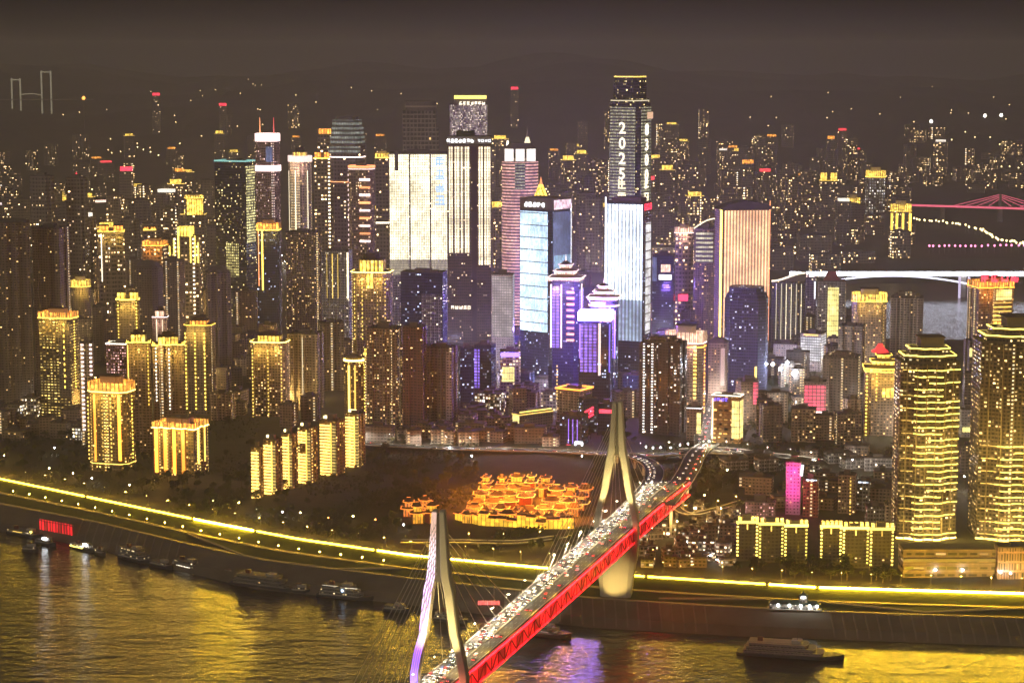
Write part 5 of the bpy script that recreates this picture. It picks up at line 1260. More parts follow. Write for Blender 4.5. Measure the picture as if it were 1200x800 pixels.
# far city beyond: whole towers, hazy
FARZ = [
 ((0, 245, 260, 330), 34, (70, 130), 'hazy apartment tower beyond the left district', 'hazy towers beyond the left district'),
 ((380, 290, 700, 330), 26, (80, 150), 'hazy tower glimpsed between the central skyscrapers', 'hazy towers between the central skyscrapers'),
 ((560, 205, 1010, 290), 60, (80, 150), 'hazy tower of the far city right of the tallest skyscraper', 'hazy towers right of the tallest skyscraper'),
 ((240, 175, 720, 230), 24, (70, 130), 'very faint tower high behind the central skyline', 'faint towers high behind the skyline'),
 ((770, 170, 1200, 220), 24, (60, 120), 'faint tower on the far right hillside', 'faint towers on the right hillside'),
 ((0, 185, 240, 235), 14, (50, 100), 'faint tower near the upper left hills', 'faint towers by the upper left hills'),
]
CR = [LEDS['gold'], LEDS['amber'], EM('far_white_crown', (1, .9, .75), 1.6), EM('far_red_crown', (1, .05, .07), 2.0)]
for (bx0, by0, bx1, by1), cnt, (h0, h1), lab, grp in FARZ:
    made = 0; tries = 0
    while made < cnt and tries < cnt * 14:
        tries += 1
        x, y = rr.uniform(bx0, bx1), rr.uniform(by0, by1)
        Y = Yof(x, y); X = at(x, y, Y).x
        w, d = rr.uniform(26, 48), rr.uniform(22, 34)
        if Y < 2900 or ground(X, Y) < 8 or not free(X, Y, w * .5): continue
        u = rr.random(); cm = None
        if u < .13: cm = CR[0]
        elif u < .22: cm = CR[1]
        elif u < .25: cm = CR[2]
        elif u < .275: cm = CR[3]
        lit_ = {None: ', unlit roof', 0: ', golden crown', 1: ', amber crown', 2: ', white lit crown', 3: ', red lit crown'}[CR.index(cm) if cm else None]
        block(X, Y, w, d, rr.uniform(h0, h1), R(rr.uniform(-25, 25)), ('far2' if by0 < 170 else rr.choice(('far', 'far2', 'far2'))), lab + lit_, grp + lit_, 'tower', 'far_tower', cm, L['gold2'] if cm is CR[0] else None)
        made += 1
for (bx0, by0, bx1, by1), cnt, lab, grp in (((770, 205, 1062, 312), 90, 'hazy low block in the far city right of the tallest skyscraper', 'low blocks of the far right city'), ((0, 225, 260, 320), 46, 'hazy low block in the far left district', 'low blocks of the far left district'), ((1062, 178, 1200, 228), 16, 'faint low block on the far right slope', 'low blocks of the far right slope'), ((440, 235, 720, 300), 36, 'hazy low block far behind the central towers', 'low blocks far behind the centre')):
    made = 0; tries = 0
    while made < cnt and tries < cnt * 14:
        tries += 1
        x, y = rr.uniform(bx0, bx1), rr.uniform(by0, by1); Y = Yof(x, y); X = at(x, y, Y).x
        w, d = rr.uniform(36, 75), rr.uniform(25, 45)
        if Y < 2900 or ground(X, Y) < 8 or not free(X, Y, w * .45): continue
        block(X, Y, w, d, rr.uniform(18, 55), R(rr.uniform(-25, 25)), rr.choice(('far', 'far', 'far2')), lab, grp, 'block', 'far_block'); made += 1
# bright far towers the photograph singles out
for lb, x0, x1, yt, Y, st in (('far tower with golden crown standing left of the magenta bridge, web of white lights', 1013, 1038, 206, 5200, 0), ('far tower lit gold from top to foot before the magenta bridge', 1042, 1068, 246, 4700, 1), ('far tower with two stacked golden roofs, left of the white webbed tower', 991, 1008, 238, 5000, 2), ('far tower with small golden twin roofs at the edge of the far city', 959, 982, 212, 5400, 3)):
    s = B(lb, x0, x1, yt, Y, rz=-8, plan='cham', fac='far' if st else FAC('facade_far_webbed', (.24, .2, .18), .7, (1, .85, .6), (.95, .95, 1), es=.9, cw=6, ch=7), name='far_tower')
    crown(s, 'band' if st != 3 else 'posts', 20, 'gold', 'gold')
    if st == 1: [vstrip(s, 'F', u, 250, 280, 'gold', 5) for u in (.05, .3, .6, .95)]
    if st == 2: band(s, 252, LEDS['gold'], 12, 1.3)
for lb, x, y, col in (('far red lit roof sign high on the left hills', 183, 110, 'red'), ('small far red sign left of the mesh topped tower', 261, 122, 'red'), ('red sign on a post above the left bridge', 148, 197, 'red'), ('far red roof letters above the round rosy tower', 603, 103, 'red')):
    Y = 7800 if y < 130 else 4600
    p = at(x, y, Y); r = empty('far_sign', (p.x, p.y, ground(p.x, p.y) - 1)); hh = p.z - r.location.z
    b = MB(); b.box(-14, 14, -7, 7, 0, hh - 6); b.build('building', F_['far2'], r)
    b = MB(); b.box(-13, 13, -1, 1, hh - 6, hh + 3); b.build('sign_board', L[col], r); tag(r, lb, 'sign')
# lit far streets: rows of lamps
LAMPG = EM('lamp_globe_far', (1, .78, .35), 5.0, 'NONE')
LAMPP = EM('lamp_globe_pink', (1, .25, .5), 4.0, 'NONE')
LAMPW = EM('lamp_globe_white', (1, .93, .8), 6.0, 'NONE')
def lamp_proto(gm, hgt, rad):
    b = MB(); b.bar((0, 0, 0), (0, 0, hgt), max(.2, rad * .3)); me1 = b.mesh('pole', METAL)
    b = MB(); b.cyl(0, 0, rad * .6, rad, hgt, hgt + rad, 6, True); b.cyl(0, 0, rad, rad * .4, hgt + rad, hgt + rad * 1.9, 6); me2 = b.mesh('lamp_head', gm)
    return me1, me2
LCOUNT = [0]
def lamp(x, y, z, meshes, label, group, name='street_lamp', rz=0):
    r = empty(name, (x, y, z), rz); tag(r, label, 'street lamp', group)
    link('pole', meshes[0], r); link('lamp_head', meshes[1], r); LCOUNT[0] += 1
    return r
def lamp_row(pix, n, meshes, label, group, jit=0):
    for i in range(n):
        t = i / max(1, n - 1) * (len(pix) - 1); k = min(int(t), len(pix) - 2); f = t - k
        x = pix[k][0] + (pix[k + 1][0] - pix[k][0]) * f + rr.uniform(-jit, jit); y = pix[k][1] + (pix[k + 1][1] - pix[k][1]) * f + rr.uniform(-jit, jit) * .5
        Y = Yof(x, y); p = at(x, y, Y); lamp(p.x, Y, ground(p.x, Y), meshes, label, group)
farl = lamp_proto(LAMPG, 14, 2.4); farp = lamp_proto(LAMPP, 14, 2.4); farw = lamp_proto(LAMPW, 14, 3.0)
lamp_row([(1070, 264), (1110, 268), (1150, 276), (1168, 288), (1200, 294)], 44, farl, 'far lamp on the curving shore road below the magenta bridge', 'lamps of the far shore road', 2)
lamp_row([(1088, 297), (1140, 297), (1200, 296)], 18, farp, 'pinkish far lamp on the embankment above the white lit bridge', 'pinkish embankment lamps', 1)
lamp_row([(110, 243), (160, 247), (205, 245)], 10, farl, 'far lamp along the road below the left hazy bridge', 'lamps below the left hazy bridge', 2)
lamp_row([(160, 178), (180, 186), (212, 190)], 6, farl, 'faint lamp on a road climbing the left hills', 'lamps on the left hill road', 2)
fard = lamp_proto(EM('lamp_globe_dim', (1, .66, .30), 4.5, 'NONE'), 16, 2.2)
lamp_row([(70, 135), (180, 128), (270, 118), (330, 112), (420, 128), (520, 150)], 26, fard, 'dim warm lamp scattered on the hazy hills left of the skyline', 'dim lamps of the left hills', 30)
lamp_row([(90, 200), (160, 172), (230, 165), (330, 140)], 14, fard, 'dim warm lamp on the lower left slopes', 'dim lamps of the lower left slopes', 26)
lamp_row([(780, 178), (900, 150), (1000, 140), (1100, 128), (1190, 150)], 24, fard, 'dim warm lamp scattered on the hazy right hills', 'dim lamps of the right hills', 44)
lamp_row([(1080, 215), (1140, 205), (1195, 200)], 10, farl, 'golden lamp on the far slope above the magenta bridge', 'lamps above the magenta bridge', 6)
lamp_row([(1100, 190), (1150, 176), (1190, 172)], 8, farl, 'faint golden lamp high on the right hills', 'golden lamps of the right hills', 5)
for lb, x, y in (('bright white floodlight high on the right hills, leftmost', 1154, 145), ('bright white floodlight high on the right hills, middle', 1173, 145), ('bright white floodlight on the right hills, lower', 1091, 154), ('bright orange floodlight on the far left hill', 98, 117)):
    Y = 8200; p = at(x, y, Y); g = ground(p.x, Y); mm = lamp_proto(LAMPW if 'white' in lb else EM('lamp_globe_orange', (1, .4, .08), 5), max(6, p.z - g), 7); lamp(p.x, Y, g, mm, lb, None)

# ------------------------------------------------------------------ far bridges
def far_bridge(name, label, p0, p1, z, Y0, Y1, lit, w=22, piers=(), pylons=(), band_h=4, low=None):
    A, C = at(p0[0], p0[1], Y0), at(p1[0], p1[1], Y1); z0, z1 = A.z, C.z
    r = empty(name, (A.x, A.y, 0)); d = C - A
    b = MB(); b.bar((0, 0, z0), tuple(d + Vector((0, 0, z0))), w, 4); b.build('deck', CONC, r)
    n = Vector((d.y, -d.x, 0)).normalized() * (w / 2 + .5)
    if n.y > 0: n = -n
    b = MB(); b.bar(tuple(n + Vector((0, 0, z0))), tuple(d + n + Vector((0, 0, z0))), .8, band_h); b.build('light_strip', lit, r)
    for t in piers:
        q = d * t; b = MB(); b.box(q.x - 5, q.x + 5, q.y - 8, q.y + 8, -8, z0 + q.z - 2); b.build('pier', CONC, r)
    for t, hp in pylons:
        q = d * t; b = MB(); b.bar((q.x, q.y, 0), (q.x, q.y, z0 + hp), 6); b.build('pylon', CONC, r)
        b = MB()
        for k in (-1, 1):
            for j in (1, 2, 3, 4):
                e_ = d.normalized() * (k * j * hp * .95); b.bar((q.x, q.y, z0 + hp * (.55 + .11 * j)), (q.x + e_.x, q.y + e_.y, z0), 1.3)
        b.build('stay_cable', lit, r)
    tag(r, label, 'bridge')
    return r, d, z0
WHB = EM('white_bridge_light', (.80, .84, 1), 16.0)
r, d, z0 = far_bridge('river_bridge', 'broad river bridge edged with brilliant white light behind the golden towers', (925, 320), (1290, 320), 0, 4050, 4000, WHB, 26, (.12, .56, .9), (), 8)
# shallow arch under its deck and the two lit columns of its pier
b = MB(); pts = [(d.x * (.09 + .5 * i / 14), d.y * (.09 + .5 * i / 14) - 14, z0 - 2 - 16 * (2 * i / 14 - 1) ** 2) for i in range(15)]
b.tube(pts, 1.5, 3.0); b.build('arch_light', EM('white_arch_light', (.8, .82, 1), 2.4), r)
for t in (.545, .575):
    b = MB(); q = d * t; b.box(q.x - 2, q.x + 2, q.y - 18, q.y - 14, -4, z0 - 3); b.build('pier_light', EM('lilac_pier_light', (.72, .62, .9), 1.1), r)
far_bridge('magenta_bridge', 'far cable bridge glowing magenta with a lit pylon', (1066, 240), (1260, 246), 0, 5450, 5350, EM('magenta_bridge_light', (1, .14, .24), 1.3), 24, (.2, .55, .8), ((.55, 30), (.95, 30)), 5)
far_bridge('hazy_bridge', 'hazy pinkish lit bridge across the upper left water, right part', (104, 236), (212, 232), 0, 5450, 5450, EM('pinkish_bridge_light', (1, .62, .5), 2.4), 20, (.3, .7), (), 6)
far_bridge('hazy_bridge', 'hazy white lit double bridge at the far left frame edge', (-40, 236), (34, 240), 0, 5000, 4900, EM('lilac_bridge_light', (1, .8, .8), 1.3), 20, (.5,), (), 5)
far_bridge('hazy_bridge', 'faint white lit bridge above the left frame edge water', (-40, 217), (26, 218), 0, 6400, 6400, EM('pale_bridge_light', (1, .85, .7), 1.5), 20, (.5,), (), 6)
PYL = EM('faint_pylon_light', (1, .9, .6), .35)
r = empty('suspension_bridge', (at(35, 112, 9300).x, 9300, 0)); b = MB(); z_ = at(35, 112, 9300).z
gx = lambda x: at(x, 112, 9300).x - r.location.x
b.bar((gx(-60), 0, z_ - 18), (gx(110), 0, z_ - 18), 24, 5); b.build('deck', CONC, r)
for xa, xb, yt_ in ((14, 24, 92), (49, 60, 83)):
    zt = at(35, yt_, 9300).z
    b = MB(); b.bar((gx(xa), 0, z_ - 40), (gx(xa), 0, zt), 6); b.bar((gx(xb), 0, z_ - 40), (gx(xb), 0, zt), 6); b.bar((gx(xa), 0, zt - 6), (gx(xb), 0, zt - 6), 5); b.bar((gx(xa), 0, z_ - 300), (gx(xa), 0, z_ - 40), 6); b.bar((gx(xb), 0, z_ - 300), (gx(xb), 0, z_ - 40), 6); b.build('pylon', PYL, r)
b = MB(); b.bar((gx(24), 0, z_ + 4), (gx(38), 0, z_ + 8), 4); b.bar((gx(38), 0, z_ + 8), (gx(49), 0, z_ + 2), 3); b.build('cable_light', PYL, r)
tag(r, 'very distant suspension bridge with two faint outlined pylons on the hills', 'bridge')

# ------------------------------------------------------------------ boats
HULL = MAT('dark_hull', (.05, .05, .06), .5, sc=.3)
HULLR = MAT('red_brown_hull', (.14, .05, .04), .5, sc=.3)
DECKM = MAT('deck_paint', (.18, .17, .16), .7)
CAB = MAT('cabin_paint', (.40, .37, .33), .6, var=.2)
CABW = FAC('cabin_windows', (.30, .28, .25), .25, (1, .7, .3), (1, .9, .7), es=1.2, cw=2.2, ch=2.8, ww=.6, wh=.45)
CABL = FAC('bright_cabin_windows', (.35, .32, .3), .8, (1, .75, .4), (.9, .95, 1), es=1.6, cw=2.2, ch=2.8, ww=.6, wh=.45)
def boat(x, y, Lb, Wb, rz, label, decks=3, hull=HULL, cab=CABW, lights=None, group=None, name='river_boat', roofm=DECKM, funnel=True, z=0.0):
    r = empty(name, (x, y, z), rz); tag(r, label, 'boat', group)
    hl, hw = Lb / 2, Wb / 2
    prof = [(-hl, .55), (-hl * .93, .85), (-hl * .6, 1), (hl * .5, 1), (hl * .78, .72), (hl * .94, .3), (hl, .04)]
    b = MB()
    secs = []
    for px, k in prof:
        sh = 1.0 + (.9 * max(0, px / hl) ** 2)
        secs.append([(px, -hw * k * .75, -.8), (px, -hw * k, .6), (px, -hw * k, 2.2 * sh), (px, hw * k, 2.2 * sh), (px, hw * k, .6), (px, hw * k * .75, -.8)])
    b.loft(secs, True); b.quad(list(reversed(secs[0]))); b.quad(secs[-1]); b.build('hull', hull, r)
    zz = 2.2; x0, x1 = -hl * .86, hl * .62
    for k in range(decks):
        b = MB(); po = [(x0, -hw * .84), (x1 - 2, -hw * .84), (x1, -hw * .4), (x1, hw * .4), (x1 - 2, hw * .84), (x0, hw * .84)]
        b.prism(po, zz, zz + 2.6, True); b.build('cabin', cab, r)
        b = MB(); b.prism([(p[0] * 1.02, p[1] * 1.14) for p in po], zz + 2.6, zz + 2.85, True, True); b.build('deck', roofm, r)
        rl = MB(); rp_ = [(p[0] * 1.01, p[1] * 1.12, zz + 3.85) for p in po]; rl.tube(rp_ + [rp_[0]], .12)
        for p in rp_: rl.bar((p[0], p[1], zz + 2.85), p, .1)
        rl.build('railing', METAL, r)
        zz += 2.85; x0 += Lb * .025; x1 -= Lb * .07
    b = MB(); b.prism([(x1 - 7, -hw * .5), (x1, -hw * .5), (x1 + 1, -hw * .3), (x1 + 1, hw * .3), (x1, hw * .5), (x1 - 7, hw * .5)], zz, zz + 2.5, True); b.build('wheelhouse', CAB, r)
    if funnel: b = MB(); b.box(x0 + 4, x0 + 8, -1.3, 1.3, zz, zz + 3.2); b.build('funnel', HULLR, r)
    b = MB(); b.cyl(x1 - 3, 0, .18, .08, zz + 2.5, zz + 9, 6); b.bar((x1 - 3, -1.6, zz + 6.5), (x1 - 3, 1.6, zz + 6.5), .12); b.build('mast', METAL, r)
    for (lx, ly, lz, sx_, sy_, sz_, m_) in (lights or []):
        b = MB(); b.box(lx * hl - sx_, lx * hl + sx_, ly * hw - sy_, ly * hw + sy_, lz, lz + sz_); b.build('deck_light', m_, r)
    return r
def shore_ang(x): return math.atan2(WY(x + 20) - WY(x - 20), 40)
def moor(px, py, *a, **k):
    p = gz(px, py, 0); return boat(p.x, p.y, a[0], a[1], shore_ang(p.x) + R(k.pop('turn', 0)), *a[2:], **k)
WH_, GL_ = L['whitehot'], L['yellow']
moor(30, 627, 46, 12, 'dark work barge with a small green yellow lamp, leftmost in the frame', 1, lights=[(.6, -1, 5.5, 1, .6, 1.4, GL_), (-.2, -1.05, 4, 6, .2, .3, L['gold2'])])
moor(36, 646, 17, 6, 'small dark tug lying off the leftmost barge', 1, turn=10)
moor(98, 644, 34, 9, 'white lit sightseeing boat with bright deck lights', 1, cab=CABL, roofm=MAT('white_deck', (.7, .68, .62), .6), lights=[(.35, -.6, 5.5, 2.4, 1.2, 1.6, EM('boat_flood', (.95, .95, 1), 14)), (-.3, -1.02, 2.5, 9, .2, .9, GL_)])
moor(54, 638, 26, 8, 'moored pontoon with one brilliant white floodlight', 1, lights=[(.1, -.8, 6, 2.2, .8, 1.6, EM('boat_flood2', (.9, .95, 1), 22))], funnel=False)
moor(160, 656, 46, 13, 'dark double deck ferry under the red lit quay, third ship from the left', 3)
moor(222, 667, 42, 11, 'dark ferry with a row of tiny white lamps at its rail', 2, lights=[(.1 * i - .5, -1.02, 3.4, .35, .2, .5, L['white']) for i in range(9)])
moor(314, 688, 74, 15, 'largest dark ferry of the left bank, no lamps lit', 3, cab=FAC('unlit_cabin', (.22, .2, .17), .02))
moor(405, 700, 52, 13, 'ferry with thin white roofline lights and one blue lamp', 3, lights=[(-.45, -.9, 10.6, 7, .2, .3, L['white']), (.3, -.9, 10.2, 6, .2, .3, L['white']), (.0, -1, 7, .8, .3, 1.4, EM('blue_white_lamp', (.5, .7, 1), 8))])
moor(190, 664, 30, 9, 'low dark barge between the third and fourth ships from the left', 1, funnel=False)
moor(118, 650, 14, 5, 'tiny dark launch just right of the white lit sightseeing boat', 1)
moor(465, 716, 24, 8, 'dark lighter left of the purple lit bridge tower', 1, funnel=False)
moor(352, 694, 18, 6, 'small dark launch between the largest ferry and the roofline lit ferry', 1)
moor(268, 677, 16, 6, 'small launch between two dark ferries', 1)
moor(528, 728, 30, 9, 'dark ferry partly behind the purple lit bridge tower', 2)
moor(628, 742, 62, 16, 'ferry below the bridge deck reddened by the truss lights', 4, hull=HULLR, cab=FAC('ferry_rows', (.35, .28, .25), .55, (1, .5, .4), (1, .8, .6), es=.5, cw=2.4, ch=2.85, ww=.75, wh=.3), funnel=False)
moor(926, 768, 82, 17, 'big dark cruise ship moored at the right bank', 3, cab=FAC('cruise_cabin', (.22, .19, .19), .04, cw=3), roofm=MAT('pale_roof', (.45, .40, .30), .7), turn=-6)
# white lit landing stage standing on the bank above the cruise ship
p = gz(932, 716, 15); r = empty('landing_stage', (p.x, emb(p.x, .44), 15.3), shore_ang(p.x)); tag(r, 'white floodlit landing stage house with a small lantern tower on the right bank', 'landing stage')
b = MB(); b.box(-22, 22, -5, 5, 0, .8); b.build('platform', CONC, r); b = MB(); b.box(-20, 18, -3, 3, .8, 5); b.build('wall', CABL, r); b = MB(); b.hip(40, 7, 5, 2.4, .9, 1, .2); b.build('roof', MAT('teal_roof', (.10, .16, .14), .6), r); b = MB(); b.box(4, 10, -2.5, 2.5, 6.5, 12); b.build('lantern_tower', CABL, r); b = MB(); b.hip(6, 5, 12, 2.5, .2, .6, .2, cx=7); b.build('tower_roof', MAT('teal_roof', (.1, .16, .14)), r)
for i, x in enumerate((-13, -4, 5, 12, 18)): b = MB(); b.cyl(x, -4.4, .9, .9, 3.2, 5.2, 8); b.build('floodlamp', EM('landing_flood', (.92, 1, .95), 14), r)
b = MB(); b.box(5.5, 8.5, -3, -2.5, 10, 12); b.build('floodlamp', EM('landing_flood', (.92, 1, .95), 14), r)
# glowing sheet painting red light onto the left quay wall and red banner beside the bridge
x0_, x1_ = gz(38, 625, 9).x, gz(82, 628, 9).x; b = MB(); n_ = 12
b.loft([[(x0_ + (x1_ - x0_) * i / n_, emb(x0_ + (x1_ - x0_) * i / n_, .11) - 1.6, z) for i in range(n_ + 1)] for z in (2.5, 16.5)], vs=4)
r = empty('red_wall_glow', (0, 0, 0)); b.build('screen', LED('red_quay_glow', (1, .004, .012), (1, .012, .025), 1.1, 4.0, .55, 0, 1, .12, 1.2, .25), r); k = MB(); k.tube([(x0_ + (x1_ - x0_) * i / n_, emb(x0_ + (x1_ - x0_) * i / n_, .11) - 1.3, 14.9) for i in range(n_ + 1)], .5, .6)
for i in range(0, n_ + 1, 2): xx = x0_ + (x1_ - x0_) * i / n_; k.bar((xx, emb(xx, .11) - 1.2, 4), (xx, emb(xx, .11) - 1.2, 14.9), .6)
k.build('frame', METAL, r); tag(r, 'glowing sheet for the red light on the left quay wall', 'screen')
p = gz(573, 705, 10); r = empty('red_banner', (p.x, emb(p.x, .05) - 1.5, 4)); b = MB(); b.box(-9, 9, -.3, 0, 4, 7.5); b.build('banner', LED('red_banner_face', (1, .02, .03), (1, .25, .2), 2.0, 1.8, .6, 0, 1, .4, .6, .3), r); b = MB(); [b.box(x - .25, x + .25, 0, .4, -5, 7.5) for x in (-8, 0, 8)]; b.build('post', METAL, r); tag(r, 'small red lit banner on the quay left of the bridge deck', 'sign')

# ------------------------------------------------------------------ street lamps near the water
def arm_lamp(gm, hgt=9, arm=2.2, s_=.5):
    b = MB(); b.bar((0, 0, 0), (0, 0, hgt), .22); b.bar((0, 0, hgt), (0, -arm, hgt + .5), .16); me1 = b.mesh('pole', METAL)
    b = MB(); b.box(-s_, s_, -arm - s_, -arm + s_, hgt + .3, hgt + .65); b.m = 1; b.quad([(-s_, -arm - s_, hgt + .28), (-s_, -arm + s_, hgt + .28), (s_, -arm + s_, hgt + .28), (s_, -arm - s_, hgt + .28)]); me2 = b.mesh('lamp_head', [METAL, gm])
    return me1, me2
GLOW = EM('sodium_lamp', (1, .58, .06), 1100.0)
GLOWL = EM('bollard_lamp', (1, .55, .05), 320.0)
am = arm_lamp(GLOW); bm_ = lamp_proto(GLOWL, 3.0, .42)
def sname(X): return 'left bank' if X < -60 else ('right bank' if X > 110 else 'stretch near the bridge')
X = -640
while X < 470:
    a_ = math.atan2(LY(X + 10) - LY(X - 10), 20)
    lamp(X, LY(X) + 15.8, 25.0, am, 'sodium street lamp on the riverside road, ' + sname(X), 'riverside road lamps, ' + sname(X), rz=a_); X += 24
for i in range(24):
    X = -560 + i * 19.5
    lamp(X, emb(X, .73), 18.7, bm_, 'low golden bollard lamp on the lower promenade of the left bank', 'bollard lamps of the lower promenade', 'bollard_lamp')
lampw = arm_lamp(EM('white_street_lamp', (1, .93, .82), 2600.0), 10)
def lamps_on(P_, step, off, mesh, label, group):
    acc = 0
    for a, c in zip(P_, P_[1:]):
        acc += (c - a).length
        if acc > step:
            acc = 0; d = (c - a); d.z = 0; d.normalize(); s_ = Vector((d.y, -d.x, 0)) * off
            lamp(c.x + s_.x, c.y + s_.y, c.z, mesh, label, group, rz=math.atan2(s_.y, s_.x) + math.pi / 2 * (1 if off > 0 else 1))
lamps_on(R_HILL, 26, 8, lampw, 'white street lamp along the hill road behind the guild hall', 'lamps of the hill road')
lamps_on(R_CITY, 20, 8, lampw, 'white street lamp along the bright junction street', 'lamps of the junction street')
lamps_on(R_UP, 24, 8, lampw, 'white street lamp along the uphill street', 'lamps of the uphill street')
lamps_on(R_LOW, 26, 5, am, 'sodium lamp on the link road in front of the guild hall', 'lamps of the link road')
lamps_on(R_RIGHT, 34, 9, am, 'sodium lamp on the bridge approach road', 'lamps of the approach road')
lamps_on(R_LOW2, 24, 4, am, 'sodium lamp on the slope road right of the bridge', 'lamps of the slope road')
lampb = arm_lamp(EM('bridge_fill_lamp', (1, .84, .56), 4200.0), 10)  # lamps added along the left kerb to brighten the carriageway
for i in range(21):
    y_ = 1110 + i * 39
    lamp(bx(y_, .03), y_, DZ, lampb, 'added warm white lamp on the left kerb of the cable-stayed bridge', 'white lamps of the bridge deck', rz=math.pi / 2 - .2)
for i in range(17):
    y_ = 1110 + i * 48
    lamp(bx(y_, .965), y_, DZ, am, 'sodium lamp on the right kerb of the cable-stayed bridge', 'lamps of the bridge deck', rz=-math.pi / 2 - .2)
# single lamps and bright spots the photograph shows in the dark park and old town
spots = [(5, 536, 'y'), (27, 543, 'y'), (58, 551, 'y'), (86, 557, 'y'), (108, 563, 'w'), (152, 571, 'y'), (182, 565, 'y'), (25, 507, 'r'), (64, 527, 'w'), (15, 480, 'y'), (40, 468, 'w'), (48, 473, 'w'), (250, 590, 'y'), (280, 592, 'y'), (300, 600, 'w'), (331, 603, 'w'), (352, 604, 'y'), (385, 610, 'o'), (414, 608, 'y'), (440, 612, 'o'), (473, 618, 'w'), (852, 565, 'g'), (783, 597, 'w'), (553, 537, 'w'), (527, 527, 'w'), (682, 537, 'w'), (1096, 672, 'w'), (1128, 672, 'w'), (1172, 675, 'w'), (1184, 676, 'w'), (840, 660, 'w'), (833, 655, 'w'), (1079, 670, 'y'), (757, 526, 'w'), (765, 527, 'w'), (774, 527, 'w'), (786, 527, 'w'), (797, 524, 'w'), (806, 522, 'w'), (905, 452, 'b'), (914, 458, 'b'), (922, 450, 'b'), (929, 464, 'b'), (936, 456, 'b'), (640, 505, 'w'), (618, 496, 'w'), (715, 505, 'w'), (1000, 535, 'w'), (965, 505, 'w'), (893, 487, 'w'), (880, 470, 'w'), (870, 612, 'w'), (812, 628, 'y'), (795, 640, 'o'), (778, 628, 'o'), (765, 648, 'o'), (806, 655, 'y')]
WORD = {'b': 'dazzling bluish white', 'y': 'golden', 'w': 'white', 'r': 'red', 'o': 'orange', 'g': 'tall golden'}
gm_ = {'y': EM('park_lamp_gold', (1, .62, .15), 260), 'w': EM('park_lamp_white', (.95, .96, 1), 200), 'r': EM('park_lamp_red', (1, .02, .05), 16), 'o': EM('park_lamp_orange', (1, .3, .05), 26), 'g': EM('park_lamp_tall', (1, .8, .35), 120), 'b': EM('park_lamp_flood', (.62, .74, 1), 420)}
pm = {k: lamp_proto(gm_[k], 16 if k == 'g' else (30 if k == 'b' else 6.5), .5 if k != 'b' else 1.8) for k in gm_}
for x, y, c in spots:
    Y = Yof(x, y + 5); p = at(x, y + 5, Y)
    zone = 'left bank park' if x < 200 else ('park below the golden stepped flats' if x < 480 else ('hillside around the guild hall' if x < 700 else ('old town right of the bridge' if x < 1020 else 'forecourt below the wavy towers')))
    lamp(p.x, Y, ground(p.x, Y), pm[c], WORD[c] + ' lamp in the ' + zone, WORD[c] + ' lamps in the ' + zone, 'park_lamp')

# added fill lamps on invented masts, brightening the streets between the towers
HM = {'golden': (EM('fill_lamp_gold', (1, .70, .25), 60), (1, .66, .2)), 'white': (EM('fill_lamp_white', (1, .93, .85), 60), (1, .88, .78)), 'bluish': (EM('fill_lamp_blue', (.7, .75, 1), 60), (.62, .60, 1))}
hmm = {k: lamp_proto(v[0], 15, .5) for k, v in HM.items()}
rr = random.Random(17)
for (zx0, zy0, zx1, zy1), n_, c_, en in (((20, 330, 260, 500), 20, 'golden', 26000), ((240, 330, 470, 500), 20, 'golden', 26000), ((470, 360, 780, 490), 26, 'bluish', 42000), ((760, 350, 1000, 520), 24, 'white', 36000), ((900, 420, 1200, 600), 16, 'white', 24000), ((300, 300, 900, 330), 18, 'white', 60000), ((0, 250, 300, 330), 14, 'golden', 60000), ((760, 560, 860, 655), 9, 'golden', 12000)):
    for i in range(n_):
        for t_ in range(20):
            x, y = rr.uniform(zx0, zx1), rr.uniform(zy0, zy1); Y = Yof(x, y); X = at(x, y, Y).x
            if free(X, Y, 2): break
        else: continue
        g = ground(X, Y)
        if g < 8: continue
        zn = 'left district' if x < 470 else ('central streets' if x < 780 else 'right bank quarter')
        r_ = lamp(X, Y, g, hmm[c_], c_ + ' added fill lamp in the ' + zn + (' far behind' if y < 340 else ''), c_ + ' added fill lamps of the ' + zn + (' far behind' if y < 340 else ''), 'street_fill_lamp')
        ld = bpy.data.lights.new('street_fill_light', 'POINT'); ld.energy = en * rr.uniform(.5, 1.5); ld.color = HM[c_][1]; ld.shadow_soft_size = 2
        lo_ = bpy.data.objects.new('street_fill_light', ld); COL.objects.link(lo_); lo_.parent = r_; lo_.location = (0, 0, 18)

